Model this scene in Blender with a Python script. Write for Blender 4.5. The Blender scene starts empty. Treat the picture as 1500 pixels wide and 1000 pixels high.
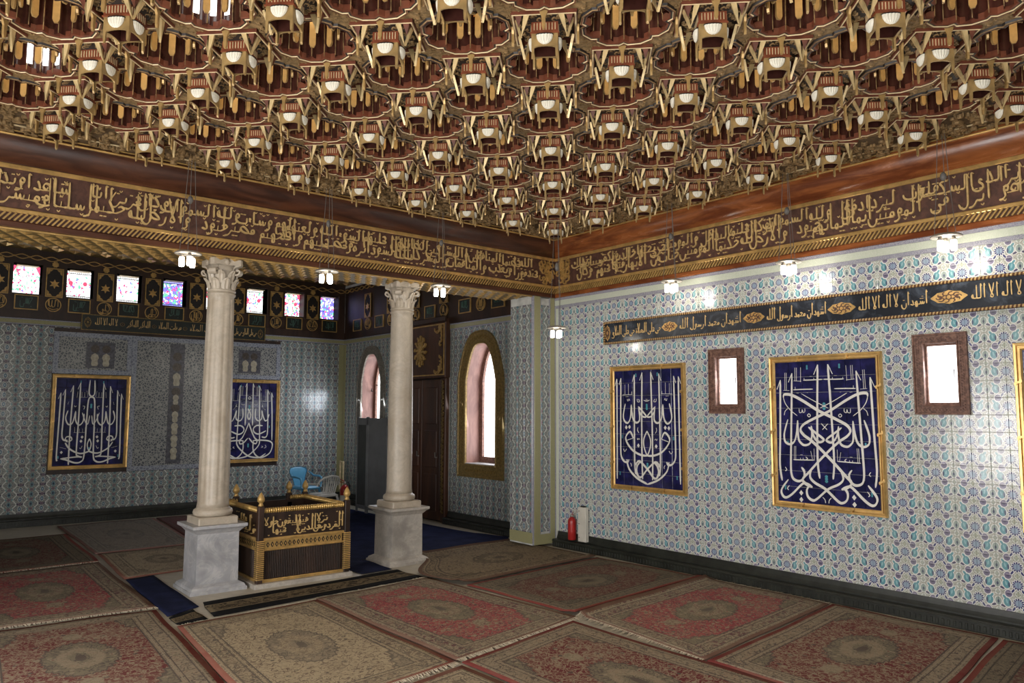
import bpy, math, random
from math import sin, cos, pi, sqrt, atan2, radians
from mathutils import Vector, Matrix
from mathutils.geometry import tessellate_polygon
R = random.Random(7)
C = bpy.context.scene.collection
SC = bpy.context.scene

# ------------------------------------------------------------------ camera, exposure, world, daylight
FPX = 1117.54
cam_d = bpy.data.cameras.new('camera')
cam = bpy.data.objects.new('camera', cam_d); C.objects.link(cam)
cam_d.sensor_width = 36; cam_d.lens = 36*FPX/1500; cam_d.clip_start = .05
yaw, pitch, roll = radians(39.3856), radians(5.27436), radians(0.19111)
fwd = Vector((sin(yaw)*cos(pitch), cos(yaw)*cos(pitch), sin(pitch)))
rgt0 = Vector((cos(yaw), -sin(yaw), 0)); up0 = rgt0.cross(fwd)
rgt = cos(roll)*rgt0+sin(roll)*up0; upv = -sin(roll)*rgt0+cos(roll)*up0
CAM = Vector((-7.02383, -7.62386, 1.75374))
cam.matrix_world = Matrix(((rgt.x, upv.x, -fwd.x, CAM.x), (rgt.y, upv.y, -fwd.y, CAM.y), (rgt.z, upv.z, -fwd.z, CAM.z), (0, 0, 0, 1)))
SC.camera = cam
vs = SC.view_settings
vs.view_transform = 'Standard'; vs.look = 'None'; vs.exposure = 0.68; vs.gamma = 1.0; vs.use_curve_mapping = False
SC.cycles.use_denoising = True
SC.cycles.max_bounces = 8; SC.cycles.diffuse_bounces = 4; SC.cycles.glossy_bounces = 4; SC.cycles.transmission_bounces = 6
SC.cycles.sample_clamp_indirect = 6
SC.cycles.caustics_reflective = False; SC.cycles.caustics_refractive = False
w = bpy.data.worlds.new('sky'); SC.world = w; w.use_nodes = True
w.node_tree.nodes['Background'].inputs[0].default_value = (.75, .85, 1, 1)
w.node_tree.nodes['Background'].inputs[1].default_value = 1.0

def area(name, loc, target, sx, sy, power, col=(1, 1, 1), spread=None):
    d = bpy.data.lights.new(name, 'AREA'); d.shape = 'RECTANGLE'; d.size = sx; d.size_y = sy; d.energy = power; d.color = col
    if spread: d.spread = spread
    o = bpy.data.objects.new(name, d); C.objects.link(o); o.location = loc
    o.rotation_euler = (Vector(target)-Vector(loc)).to_track_quat('-Z', 'Z').to_euler()
    return o
DAY = (1, .97, .93)
# daylight entering through the windows and doors of the hall (west and south sides, behind the camera) and of the alcove
for (y, p) in ((-7.2, 118), (-2.7, 70)):
    area('daylight', (-8.88, y, 1.35), (-4, y, 1.9), 1.5, 2.2, p, DAY)
area('daylight', (-5.7, -8.88, 1.55), (-5.7, -4, 2.6), 1.5, 2.4, 20, DAY)
area('daylight', (-.03, 1.66, 1.75), (-4, 1.86, .9), .5, 1.7, 5, (.9, .95, 1))
area('daylight', (-.03, 5.05, 1.95), (-4, 5.05, .9), .4, 1.1, 11, (.82, .90, 1))
for y in (-2.735, -4.9):
    area('daylight', (.012, y, 2.09), (-4, y, 1.6), .24, .48, 1.5, (.95, .97, 1))

# ------------------------------------------------------------------ node expressions
class X:
    def __init__(s, nt, v): s.nt, s.v = nt, v
    def _m(s, op, *a):
        n = s.nt.nodes.new('ShaderNodeMath'); n.operation = op
        for i, q in enumerate((s,)+a):
            q = q.v if isinstance(q, X) else q
            if isinstance(q, (int, float)): n.inputs[i].default_value = q
            else: s.nt.links.new(q, n.inputs[i])
        return X(s.nt, n.outputs[0])
    def __add__(s, o): return s._m('ADD', o)
    __radd__ = __add__
    def __sub__(s, o): return s._m('SUBTRACT', o)
    def __rsub__(s, o): return (s*-1)+o
    def __mul__(s, o): return s._m('MULTIPLY', o)
    __rmul__ = __mul__
    def __truediv__(s, o): return s._m('DIVIDE', o)
    def abs(s): return s._m('ABSOLUTE')
    def mod(s, o): return s._m('FLOORED_MODULO', o)
    def frac(s): return s._m('FRACT')
    def sin(s): return s._m('SINE')
    def cos(s): return s._m('COSINE')
    def sqrt(s): return s._m('SQRT')
    def pow(s, o): return s._m('POWER', o)
    def min(s, o): return s._m('MINIMUM', o)
    def max(s, o): return s._m('MAXIMUM', o)
    def atan2(s, o): return s._m('ARCTAN2', o)
    def gt(s, o): return s._m('GREATER_THAN', o)
    def lt(s, o): return s._m('LESS_THAN', o)
    def floor(s): return s._m('FLOOR')
    def ss(s, a, b):                     # smooth 0..1 from a to b (b may be below a)
        n = s.nt.nodes.new('ShaderNodeMapRange'); n.interpolation_type = 'SMOOTHSTEP'
        s.nt.links.new(s.v, n.inputs[0])
        if b >= a: n.inputs[1].default_value, n.inputs[2].default_value = a, b
        else:
            n.inputs[1].default_value, n.inputs[2].default_value = b, a
            n.inputs[3].default_value, n.inputs[4].default_value = 1, 0
        return X(s.nt, n.outputs[0])

class Mat:
    """A principled material and the node tree around it."""
    def __init__(s, name, col=(.5, .5, .5), rough=.6, metal=0, spec=.5):
        s.m = bpy.data.materials.new(name); s.m.use_nodes = True
        s.nt = s.m.node_tree; s.b = s.nt.nodes['Principled BSDF']
        s.set('Base Color', (*col, 1)); s.set('Roughness', rough); s.set('Metallic', metal); s.set('Specular IOR Level', spec)
    def set(s, k, v):
        i = s.b.inputs[k]
        if isinstance(v, X): s.nt.links.new(v.v, i)
        else: i.default_value = v
    def uv(s):
        n = s.nt.nodes.new('ShaderNodeUVMap'); n.uv_map = 'UVMap'; return s.sep(n.outputs[0])
    def sep(s, sock):
        q = s.nt.nodes.new('ShaderNodeSeparateXYZ'); s.nt.links.new(sock, q.inputs[0])
        return X(s.nt, q.outputs[0]), X(s.nt, q.outputs[1]), X(s.nt, q.outputs[2])
    def obj(s):
        return s.nt.nodes.new('ShaderNodeTexCoord').outputs['Object']
    def geo(s):
        return s.nt.nodes.new('ShaderNodeNewGeometry').outputs['Position']
    def vec(s, x, y, z=0.):
        q = s.nt.nodes.new('ShaderNodeCombineXYZ')
        for i, v in enumerate((x, y, z)):
            if isinstance(v, X): s.nt.links.new(v.v, q.inputs[i])
            else: q.inputs[i].default_value = v
        return q.outputs[0]
    def noise(s, vec, scale, detail=3, rough=.55, dist=0.):
        n = s.nt.nodes.new('ShaderNodeTexNoise'); s.nt.links.new(vec, n.inputs['Vector'])
        n.inputs['Scale'].default_value = scale; n.inputs['Detail'].default_value = detail
        n.inputs['Roughness'].default_value = rough; n.inputs['Distortion'].default_value = dist
        return X(s.nt, n.outputs[0])
    def voro(s, vec, scale, feat='F1', rnd=1., out=0):
        n = s.nt.nodes.new('ShaderNodeTexVoronoi'); n.feature = feat; s.nt.links.new(vec, n.inputs['Vector'])
        n.inputs['Scale'].default_value = scale; n.inputs['Randomness'].default_value = rnd
        return X(s.nt, n.outputs[out])
    def col(s, c):
        n = s.nt.nodes.new('ShaderNodeRGB'); n.outputs[0].default_value = (*c, 1); return X(s.nt, n.outputs[0])
    def mix(s, f, a, b, kind='MIX'):
        n = s.nt.nodes.new('ShaderNodeMix'); n.data_type = 'RGBA'; n.blend_type = kind
        for sock, v in ((n.inputs[0], f), (n.inputs[6], a), (n.inputs[7], b)):
            if isinstance(v, X): s.nt.links.new(v.v, sock)
            elif isinstance(v, (int, float)): sock.default_value = v
            else: sock.default_value = (*v, 1)
        return X(s.nt, n.outputs[2])
    def bump(s, h, strength=.3, dist=.01):
        n = s.nt.nodes.new('ShaderNodeBump'); s.nt.links.new(h.v, n.inputs['Height'])
        n.inputs['Strength'].default_value = strength; n.inputs['Distance'].default_value = dist
        s.nt.links.new(n.outputs[0], s.b.inputs['Normal'])
    def emit(s, c, k):
        s.set('Emission Color', c if isinstance(c, X) else (*c, 1)); s.set('Emission Strength', k)

def ell(u, v, cx, cy, rx, ry, rot=0., e=.18):
    """Soft mask of a rotated ellipse."""
    c, s_ = cos(rot), sin(rot)
    dx, dy = u-cx, v-cy
    a = (dx*c+dy*s_)/rx; b = (dy*c-dx*s_)/ry
    return (a*a+b*b).ss(1+e, 1-e)

def plain(name, col, rough=.6, metal=0., spec=.5, var=.25, scale=6., bump=0., bscale=40.):
    m = Mat(name, col, rough, metal, spec)
    g = m.obj(); n = m.noise(g, scale, 4)
    m.set('Base Color', m.mix(n.ss(.3, .7), tuple(c*(1-var) for c in col), tuple(min(1, c*(1+var)) for c in col)))
    if bump: m.bump(m.noise(g, bscale, 3), bump, .01)
    return m.m

M = {}
M['wood_red'] = None
def wood(name, dark, light, rough=.3, stretch=(1, 1, 1), spec=.5):
    m = Mat(name, light, rough, 0, spec); px, py, pz = m.sep(m.geo())
    v = m.vec(px*stretch[0], py*stretch[1], pz*stretch[2])
    n = m.noise(v, 1.0, 6, .6, .6)
    m.set('Base Color', m.mix(n.ss(.35, .68), dark, light)); m.set('Roughness', n*.25+(rough-.1))
    m.bump(m.noise(v, 6, 3), .06, .01)
    return m.m
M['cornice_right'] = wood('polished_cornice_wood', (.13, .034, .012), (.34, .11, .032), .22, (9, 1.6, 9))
M['cornice_beam'] = wood('shaded_beam_wood', (.038, .012, .006), (.10, .033, .014), .34, (1.6, 9, 9))  # same wood as the right cornice, with its shade put into the colour
M['wood_dark'] = wood('dark_walnut_wood', (.018, .009, .006), (.05, .024, .014), .45, (5, 5, 1.2))
M['wood_brown'] = wood('brown_door_wood', (.045, .018, .010), (.11, .045, .023), .45, (5, 5, 1))
M['window_wood'] = wood('carved_window_wood', (.10, .045, .032), (.26, .14, .10), .55, (30, 30, 30))
M['reveal_wood'] = wood('red_brown_reveal_wood', (.20, .10, .085), (.36, .20, .17), .45, (6, 6, 2))
M['band_ground'] = wood('brown_frieze_ground', (.060, .024, .015), (.12, .05, .032), .6, (14, 14, 14))
M['gold'] = plain('old_gold_paint', (.50, .315, .105), .42, .35, .5, .22, 12, .08, 60)
M['gold_bright'] = plain('bright_gilding', (.66, .42, .15), .32, .55, .5, .2, 10, .05, 60)
M['gold_pale'] = plain('pale_gilt_lettering', (.64, .44, .185), .45, .15, .4, .18, 20)
M['tan_carved'] = plain('tan_carved_wood', (.27, .175, .08), .55, .1, .4, .45, 30, .5, 90)
M['tongue_gold'] = plain('gilded_tongue', (.47, .30, .115), .36, .3, .5, .25, 9)
M['ivory'] = plain('ivory_inlay', (.70, .56, .33), .45, 0, .5, .2, 14)
M['shell_white'] = plain('white_shell_inlay', (.82, .78, .66), .35, 0, .5, .12, 14)
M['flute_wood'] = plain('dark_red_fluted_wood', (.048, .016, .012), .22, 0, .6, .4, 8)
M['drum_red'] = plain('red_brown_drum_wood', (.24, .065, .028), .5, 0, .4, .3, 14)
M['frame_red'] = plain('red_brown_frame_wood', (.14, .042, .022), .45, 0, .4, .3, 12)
M['inlay_black'] = plain('black_inlay', (.02, .014, .012), .5)
M['lit_wood'] = plain('lit_gallery_wood', (.62, .24, .05), .5, 0, .5, .2, 12)  # well woodwork, its strong light from the openings painted in as orange
M['black'] = plain('black_void_wood', (.012, .009, .008), .6)
M['marble_shaft'] = None
M['pane'] = None
def emitter(name, col, k):
    m = Mat(name, (.8, .8, .8), .4); m.emit(col, k); return m.m
M['pane'] = emitter('daylit_pane', (1, .99, 1), 3.2)
M['lamp_tube'] = emitter('lit_lamp_glass', (1, .93, .80), 9.0)

def marble(name, base, vein, scale, stain=None):
    m = Mat(name, base, .38, 0, .5); g = m.geo()
    n = m.noise(g, scale, 6, .6, 1.8); v2 = (m.noise(g, scale*.6, 5, .6, 2.5)-.5).abs()
    c = m.mix(n.ss(.3, .7), tuple(q*.80 for q in base), base)
    c = m.mix(v2.ss(.05, 0)*.35, c, vein)
    if stain: c = m.mix(m.noise(g, 3.2, 5).ss(.48, .72)*.75, c, stain)
    m.set('Base Color', c); m.set('Roughness', n*.3+.25); m.bump(m.noise(g, 30, 4), .08, .01)
    return m.m
M['marble_shaft'] = marble('cream_marble', (.52, .45, .36), (.36, .30, .23), 5, (.38, .31, .23))
M['marble_grey'] = marble('grey_veined_marble', (.43, .43, .45), (.62, .60, .56), 5, (.25, .25, .26))
M['marble_warm'] = marble('warm_grey_marble', (.47, .43, .38), (.60, .55, .48), 6, (.22, .20, .18))
M['floor_stone'] = marble('pale_floor_stone', (.52, .47, .38), (.36, .32, .26), 1.6, (.40, .35, .27))
M['skirting'] = plain('dark_green_skirting_stone', (.016, .018, .014), .42, 0, .5, .4, 8, .1)
M['grout'] = plain('grey_grout', (.50, .50, .47), .8)

def tile_hall(name, flip=False):
    """Tulips, rosettes and leaves: one tile wide is half the repeat, mirrored at every seam."""
    m = Mat(name, (.7, .7, .7), .16, 0, .55)
    u, v, _ = m.uv(); gp = m.geo()
    a = ((u+1).mod(2)-1).abs()            # 0 on the rosette seam, 1 on the tulip seam
    b = v.frac()
    nz = m.noise(m.vec(u, v), 13, 2)
    c = m.mix((nz-.5).abs().ss(.05, .015), (.45, .45, .39), (.22, .23, .20))
    sp = m.voro(m.vec(u, v), 9, 'DISTANCE_TO_EDGE')
    c = m.mix(sp.ss(.07, .02)*.7, c, (.68, .68, .65))
    W = (.80, .80, .78)
    def put(c, cx, cy, rx, ry, rot, colr, halo=.03, h=True):
        if h: c = m.mix(ell(a, b, cx, cy, rx+halo, ry+halo, rot, .08), c, W)
        return m.mix(ell(a, b, cx, cy, rx, ry, rot), c, colr)
    GR = (.40, .43, .36); NV = (.055, .06, .17); PU = (.17, .145, .24); AQ = (.125, .31, .36); DP = (.085, .075, .14)
    for bb in (0., 1.):
        c = put(c, 0., bb, .13, .14, 0, GR, .02); c = put(c, 1., bb, .11, .13, 0, (.42, .46, .42), .03)
        c = put(c, 0., bb, .06, .06, 0, (.56, .56, .46), h=False); c = put(c, 1., bb, .05, .06, 0, (.58, .60, .52), h=False)
    for bb in (.0, 1.):
        c = put(c, .47, bb-.02, .175, .195, 0, PU, .035)
        c = put(c, .47, bb+.05, .12, .05, 0, (.30, .27, .36), h=False); c = put(c, .47, bb-.04, .09, .045, 0, DP, h=False)
    c = put(c, .245, .165, .055, .14, .62, NV, .03); c = put(c, .19, .235, .035, .07, .1, NV, h=False)
    c = put(c, .79, .27, .065, .15, -1.1, DP, .03)
    c = put(c, .56, .50, .185, .25, -.12, AQ, .04); c = put(c, .68, .76, .065, .13, -.65, AQ, .035, True)
    c = put(c, .56, .50, .17, .235, -.12, AQ, h=False)
    c = put(c, .425, .46, .045, .15, -.05, (.07, .085, .16), h=False)
    c = put(c, .58, .54, .045, .13, -.2, (.28, .50, .55), h=False)
    c = put(c, 1., .50, .16, .23, 0, (.31, .37, .35), .035); c = put(c, 1., .47, .06, .09, 0, (.10, .12, .19), h=False)
    dx, dy = a, b-.5
    r = (dx*dx+dy*dy*1.0).sqrt(); th = dy.atan2(dx)
    pet = r/((th*12).cos()*.035+.255)
    c = m.mix(pet.ss(1.22, 1.12), c, W); c = m.mix(pet.ss(1.04, .96), c, NV)
    c = m.mix(r.ss(.175, .155), c, (.27, .35, .47)); c = m.mix(((th*12).cos()).ss(-.75, -.95)*r.ss(.16, .18)*r.ss(.27, .24), c, W)
    tid = m.noise(gp, 2.3, 1)
    c = m.mix(tid.ss(.3, .7)*.16, c, (.52, .56, .47))
    m.set('Base Color', c)
    m.bump(m.noise(gp, 22, 3, .6), .10, .01)
    m.set('Roughness', m.noise(gp, 14, 2)*.16+.07)
    return m.m
def tile_lattice(name, dark=1.):
    """White ogee lattice round dark ovals with small purple flowers."""
    m = Mat(name, (.5, .5, .5), .18, 0, .55)
    u, v, _ = m.uv(); gp = m.geo()
    a = ((u+1).mod(2)-1).abs(); b = v.frac()
    n = m.noise(m.vec(u, v), 11, 2)
    c = m.mix(n.ss(.42, .58), (.13, .14, .15), (.40, .40, .37))
    W = (.62, .64, .60)
    wave = (b*(2*pi)).cos()*.17+.5
    c = m.mix((a-wave).abs().ss(.085, .05), c, W)
    for bb in (0., 1.):
        c = m.mix(ell(a, b, 0., bb, .17, .26, 0), c, (.15, .26, .29)); c = m.mix(ell(a, b, 0., bb, .08, .13, 0), c, (.05, .07, .12))
        c = m.mix(ell(a, b, 1., bb, .20, .14, 0), c, (.20, .15, .19)); c = m.mix(ell(a, b, .78, bb, .08, .12, .5), c, (.10, .09, .13))
    c = m.mix(ell(a, b, 1., .5, .19, .28, 0), c, W); c = m.mix(ell(a, b, 1., .5, .155, .24, 0), c, (.11, .17, .24))
    c = m.mix(ell(a, b, 1., .5, .06, .10, 0), c, (.40, .50, .50))
    c = m.mix(ell(a, b, 0., .5, .19, .12, 0), c, (.22, .15, .18)); c = m.mix(ell(a, b, .3, .5, .07, .13, -.4), c, (.17, .32, .33))
    m.set('Base Color', m.mix(m.noise(gp, 1.7, 2).ss(.35, .65)*.25, c, (.20, .24, .20)))
    m.bump(m.noise(gp, 22, 3, .6), .10, .01)
    return m.m
def tile_small(name, base, ink, scale, rough=.2):
    m = Mat(name, base, rough, 0, .5); u, v, _ = m.uv()
    vec = m.vec(u, v)
    e = m.voro(vec, scale, 'DISTANCE_TO_EDGE'); n = m.noise(vec, scale*1.3, 2)
    c = m.mix(e.ss(.16, .07), base, ink); c = m.mix(n.ss(.56, .62)*.8, c, ink)
    m.set('Base Color', c); return m.m
M['tile_hall'] = tile_hall('tulip_tile')
M['tile_alcove'] = tile_lattice('lattice_tile')
M['tile_fine'] = tile_small('fine_scroll_tile', (.10, .11, .125), (.33, .33, .31), 15)
M['tile_grey'] = tile_small('blue_grey_border_tile', (.19, .205, .26), (.34, .36, .40), 8)
M['tile_green'] = tile_small('pale_green_border_tile', (.46, .53, .40), (.64, .66, .58), 22)
M['tile_olive'] = tile_small('olive_border_tile', (.20, .19, .09), (.42, .40, .22), 40)
M['tile_border'] = tile_small('dark_line_border_tile', (.55, .56, .57), (.17, .16, .24), 30)
def navy(name):
    m = Mat(name, (.02, .02, .11), .10, 0, .6); gp = m.geo(); n = m.noise(gp, 9, 3)
    m.set('Base Color', m.mix(n.ss(.35, .7), (.009, .010, .048), (.024, .022, .115))); m.bump(m.noise(gp, 18, 2), .1, .01); return m.m
M['navy_tile'] = navy('navy_glazed_tile')
M['glaze_white'] = plain('white_glaze', (.80, .78, .72), .25, 0, .5, .05, 8)
M['glaze_aqua'] = plain('turquoise_glaze', (.10, .38, .46), .25)
M['board'] = None
def board():
    m = Mat('blue_black_lacquer_board', (.02, .024, .03), .22, 0, .5); g = m.geo(); n = m.noise(g, 7, 5, .65, 1.)
    m.set('Base Color', m.mix(n.ss(.45, .75), (.016, .019, .026), (.07, .085, .11))); m.bump(m.noise(g, 9, 3), .12, .02); return m.m
M['board'] = board()
M['board_dark'] = plain('dark_green_board', (.014, .020, .018), .4)
M['green_ink'] = plain('green_tablet_ink', (.06, .13, .10), .5)
M['wire'] = plain('thin_grey_wire', (.16, .15, .14), .5)
M['lamp_plate'] = plain('grey_metal_plate', (.34, .31, .27), .4, .3)
def rope(name):
    m = Mat(name, (.5, .3, .1), .4, .35); u, v, _ = m.uv(); s = ((u*34+v*1.0)*(2*pi)).sin()
    m.set('Base Color', m.mix(s.ss(-.4, .5), (.14, .055, .02), (.66, .45, .20))); m.bump(s, .5, .01); return m.m
M['rope'] = rope('gilt_rope_moulding')
def glass_stained(name, accent, blue, white, seed, roses=0., cypress=0., ringed=1.):
    m = Mat(name, (.02, .02, .02), .3); u, v, _ = m.uv()
    vec = m.vec(u+seed*3.1, v+seed*1.7)
    n = m.nt.nodes.new('ShaderNodeTexVoronoi'); m.nt.links.new(vec, n.inputs['Vector']); n.inputs['Scale'].default_value = 14
    r, g, b = m.sep(n.outputs['Color'])
    edge = m.voro(vec, 14, 'DISTANCE_TO_EDGE')
    c = m.mix(r.gt(1-accent), (1, 1, 1), (.75, .06, .14)); c = m.mix(g.gt(1-accent*.7), c, (.10, .45, .22)); c = m.mix(b.gt(1-blue), c, (.14, .12, .70))
    d = ((u-.5).abs()*.8); d = d.max((v-.5).abs())
    if cypress:
        c = m.mix(ell(u, v, .5, .45, .09, .42), c, m.mix(r.gt(.4), (.25, .62, .30), (.9, .95, .9)))
        c = m.mix(((u-.5).abs()*1.6+(v-.5)).gt(1.0), c, (.70, .05, .12))
    if roses:
        for sx in (.22, .78): c = m.mix(ell(u, v, sx, .56, .09, .085), c, (.80, .05, .10))
    ring = d.gt(.41)*ringed; sq = ((u*13).frac()-.5).abs().max(((v*15).frac()-.5).abs())
    c = m.mix(ring, c, (white, white, 1))
    lead = edge.ss(.035, .012)*(1-ring)+ring*sq.ss(.36, .42)+(d-.405).abs().ss(.018, .010)*ringed
    c = m.mix(lead.min(1.), c, (.004, .004, .004))
    m.emit(c, 1.9); return m.m
for i, q in enumerate(((.14, .05, 1, 1, 0, 1, 0.), (.08, .03, 1, 2, 1, 0, 1.), (.05, .02, 1, 3), (.5, .55, .35, 4), (.3, .1, 1, 5), (.10, .05, 1, 6, 1, 0, 1.), (.30, .10, .9, 7, 1, 1, 0.), (.25, .60, .6, 8, 0, 0, 0.))):
    M['stain%d' % i] = glass_stained('stained_glass_%d' % i, *q)

def rug_mat(name, field, field2, ground, line, edge, medal, fade=.0, aspect=1.7, sc=1.):
    """Persian rug: guard stripes and border by distance to the edge, field with corners and medallion, fine vine work."""
    m = Mat(name, field, .95, 0, .1); u, v, _ = m.uv()
    vec = m.vec(u, v*aspect)
    wx = (m.noise(vec, 9, 2)-.5)*.10; wy = (m.noise(m.vec(v*aspect, u), 9, 2)-.5)*.10
    x = (u-.5)*2; y = (v-.5)*2                    # -1..1
    ex = (1-x.abs()); ey = (1-y.abs())*aspect
    d = ex.min(ey)                                # distance to edge, half-widths
    vine = m.noise(vec, 24*sc, 2, .5, .9); orn = (vine-.5).abs().ss(.050, .022)
    vine2 = m.noise(m.vec(u+3.3, v*aspect+1.7), 24*sc, 2, .5, .9); orn2 = (vine2-.5).abs().ss(.040, .016)
    n = m.nt.nodes.new('ShaderNodeTexVoronoi'); m.nt.links.new(vec, n.inputs['Vector']); n.inputs['Scale'].default_value = 21*sc
    fd = X(m.nt, n.outputs[0]); fr, fg, fb = m.sep(n.outputs['Color'])
    fl = fd.ss(.36, .26); core = fd.ss(.17, .10); bl = m.noise(vec, 3.2, 3)
    f = m.mix(orn, field, field2); f = m.mix(fl*fr.gt(.45), f, m.mix(fg.gt(.5), line, ground)); f = m.mix(core*fr.gt(.45), f, m.mix(fb.gt(.5), field, medal)); f = m.mix(orn2*.85, f, ground)
    med = m.mix(orn, medal, line); med = m.mix(fl*fg.gt(.5), med, ground); med = m.mix(core*fg.gt(.5), med, field)
    med2 = m.mix(orn, ground, medal); med2 = m.mix(orn2*.8, med2, field2)
    xr, yr = (x+wx)/.62, (y+wy)/.66
    ang = yr.atan2(xr); rad = (xr*xr+yr*yr).sqrt(); sc8 = (ang*16).cos().abs()*.04
    f = m.mix((rad+sc8).ss(.60, .58), f, line); f = m.mix((rad+sc8).ss(.57, .55), f, med); f = m.mix((rad+sc8).ss(.38, .36), f, med2); f = m.mix((rad+sc8).ss(.20, .18), f, med)
    f = m.mix(ell(x, y, 0, 0, .05, .07), f, line)
    for sy in (-1, 1): f = m.mix(ell(x+wx, y+wy, 0, sy*.52, .10, .07), f, med2)
    cx, cy = 1-x.abs()/.84+wx, 1-y.abs()/.90+wy
    cor = (cx*cx*1.3+cy*cy).sqrt()+((cy.atan2(cx))*14).cos().abs()*.04
    f = m.mix(cor.ss(.53, .51), f, line); f = m.mix(cor.ss(.50, .48), f, med)
    B = m.mix(orn, ground, line); B = m.mix(fl*fr.gt(.3), B, m.mix(fg.gt(.6), field2, medal)); B = m.mix(core, B, line); B = m.mix(orn2*.7, B, field2)
    c = m.mix(d.ss(.335, .325), f, B)
    for (a0, a1, cc) in ((.335, .318, line), (.30, .285, ground), (.27, .258, line), (.125, .11, line), (.10, .085, ground), (.06, .022, edge)):
        c = m.mix(d.lt(a0)*d.gt(a1), c, cc)
    c = m.mix(d.lt(.022), c, edge)
    c = m.mix(bl.ss(.35, .7)*.22+fade, c, ground)
    gr = m.noise(vec, 150, 2); c = m.mix(gr.ss(.30, .7)*.30, c, tuple(q*.35 for q in ground))
    m.set('Base Color', c); m.bump(gr, .25, .004)
    return m.m
CR = (.36, .29, .20); DK = (.075, .06, .055); BR = (.17, .13, .09)
M['rug_cream'] = rug_mat('cream_rug_pile', (.43, .35, .235), (.16, .115, .09), (.36, .29, .195), (.12, .10, .085), (.22, .065, .05), (.27, .22, .16), 0, 1.75)
M['rug_red'] = rug_mat('faded_red_rug_pile', (.34, .062, .075), (.13, .04, .06), (.32, .265, .185), (.11, .09, .08), (.16, .08, .06), (.21, .18, .125), .03, 1.75)
M['rug_wine'] = rug_mat('wine_red_rug_pile', (.14, .020, .028), (.30, .22, .155), (.30, .245, .175), (.09, .07, .065), (.17, .02, .022), (.20, .17, .12), .02, 1.75)
M['rug_dark'] = rug_mat('dark_wine_rug_pile', (.11, .028, .032), (.19, .145, .10), (.19, .155, .11), (.06, .05, .045), (.20, .035, .03), (.13, .115, .085), .04, 1.75)
M['rug_brown'] = rug_mat('brown_rug_pile', (.22, .17, .11), (.10, .07, .055), (.26, .20, .13), (.07, .055, .045), (.11, .055, .04), (.13, .105, .07), .05, 1.5)
M['rug_grey'] = rug_mat('greyed_rug_pile', (.27, .235, .20), (.18, .14, .125), (.30, .27, .23), (.14, .12, .11), (.20, .07, .06), (.23, .20, .18), .15, 1.5)
M['rug_sand'] = rug_mat('sand_rug_pile', (.40, .33, .23), (.17, .125, .09), (.37, .30, .21), (.11, .09, .075), (.18, .05, .04), (.22, .18, .13), .08, 1.3)
M['rug_purple'] = rug_mat('purple_rug_pile', (.19, .075, .085), (.11, .05, .055), (.20, .12, .11), (.10, .06, .06), (.15, .05, .05), (.16, .10, .10), .05, 1.3)
def runner_mat():
    m = Mat('black_runner_pile', (.02, .02, .02), .95, 0, .1); u, v, _ = m.uv(); vec = m.vec(u*3.2, v)
    n = m.noise(vec, 7, 3, .6, .8); d = (.5-(v-.5).abs())
    c = m.mix((n-.5).abs().ss(.10, .04), (.035, .027, .020), (.15, .115, .07)); c = m.mix(d.lt(.27), c, (.008, .008, .009)); c = m.mix((d-.27).abs().lt(.015), c, (.20, .16, .10))
    m.set('Base Color', c); return m.m
M['runner'] = runner_mat()
M['blue_felt'] = plain('navy_blue_felt', (.013, .017, .050), .95, 0, .1, .25, 5, .15, 200)
M['fringe'] = plain('cream_cotton_fringe', (.52, .46, .36), .9, 0, .1, .2, 20)
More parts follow.
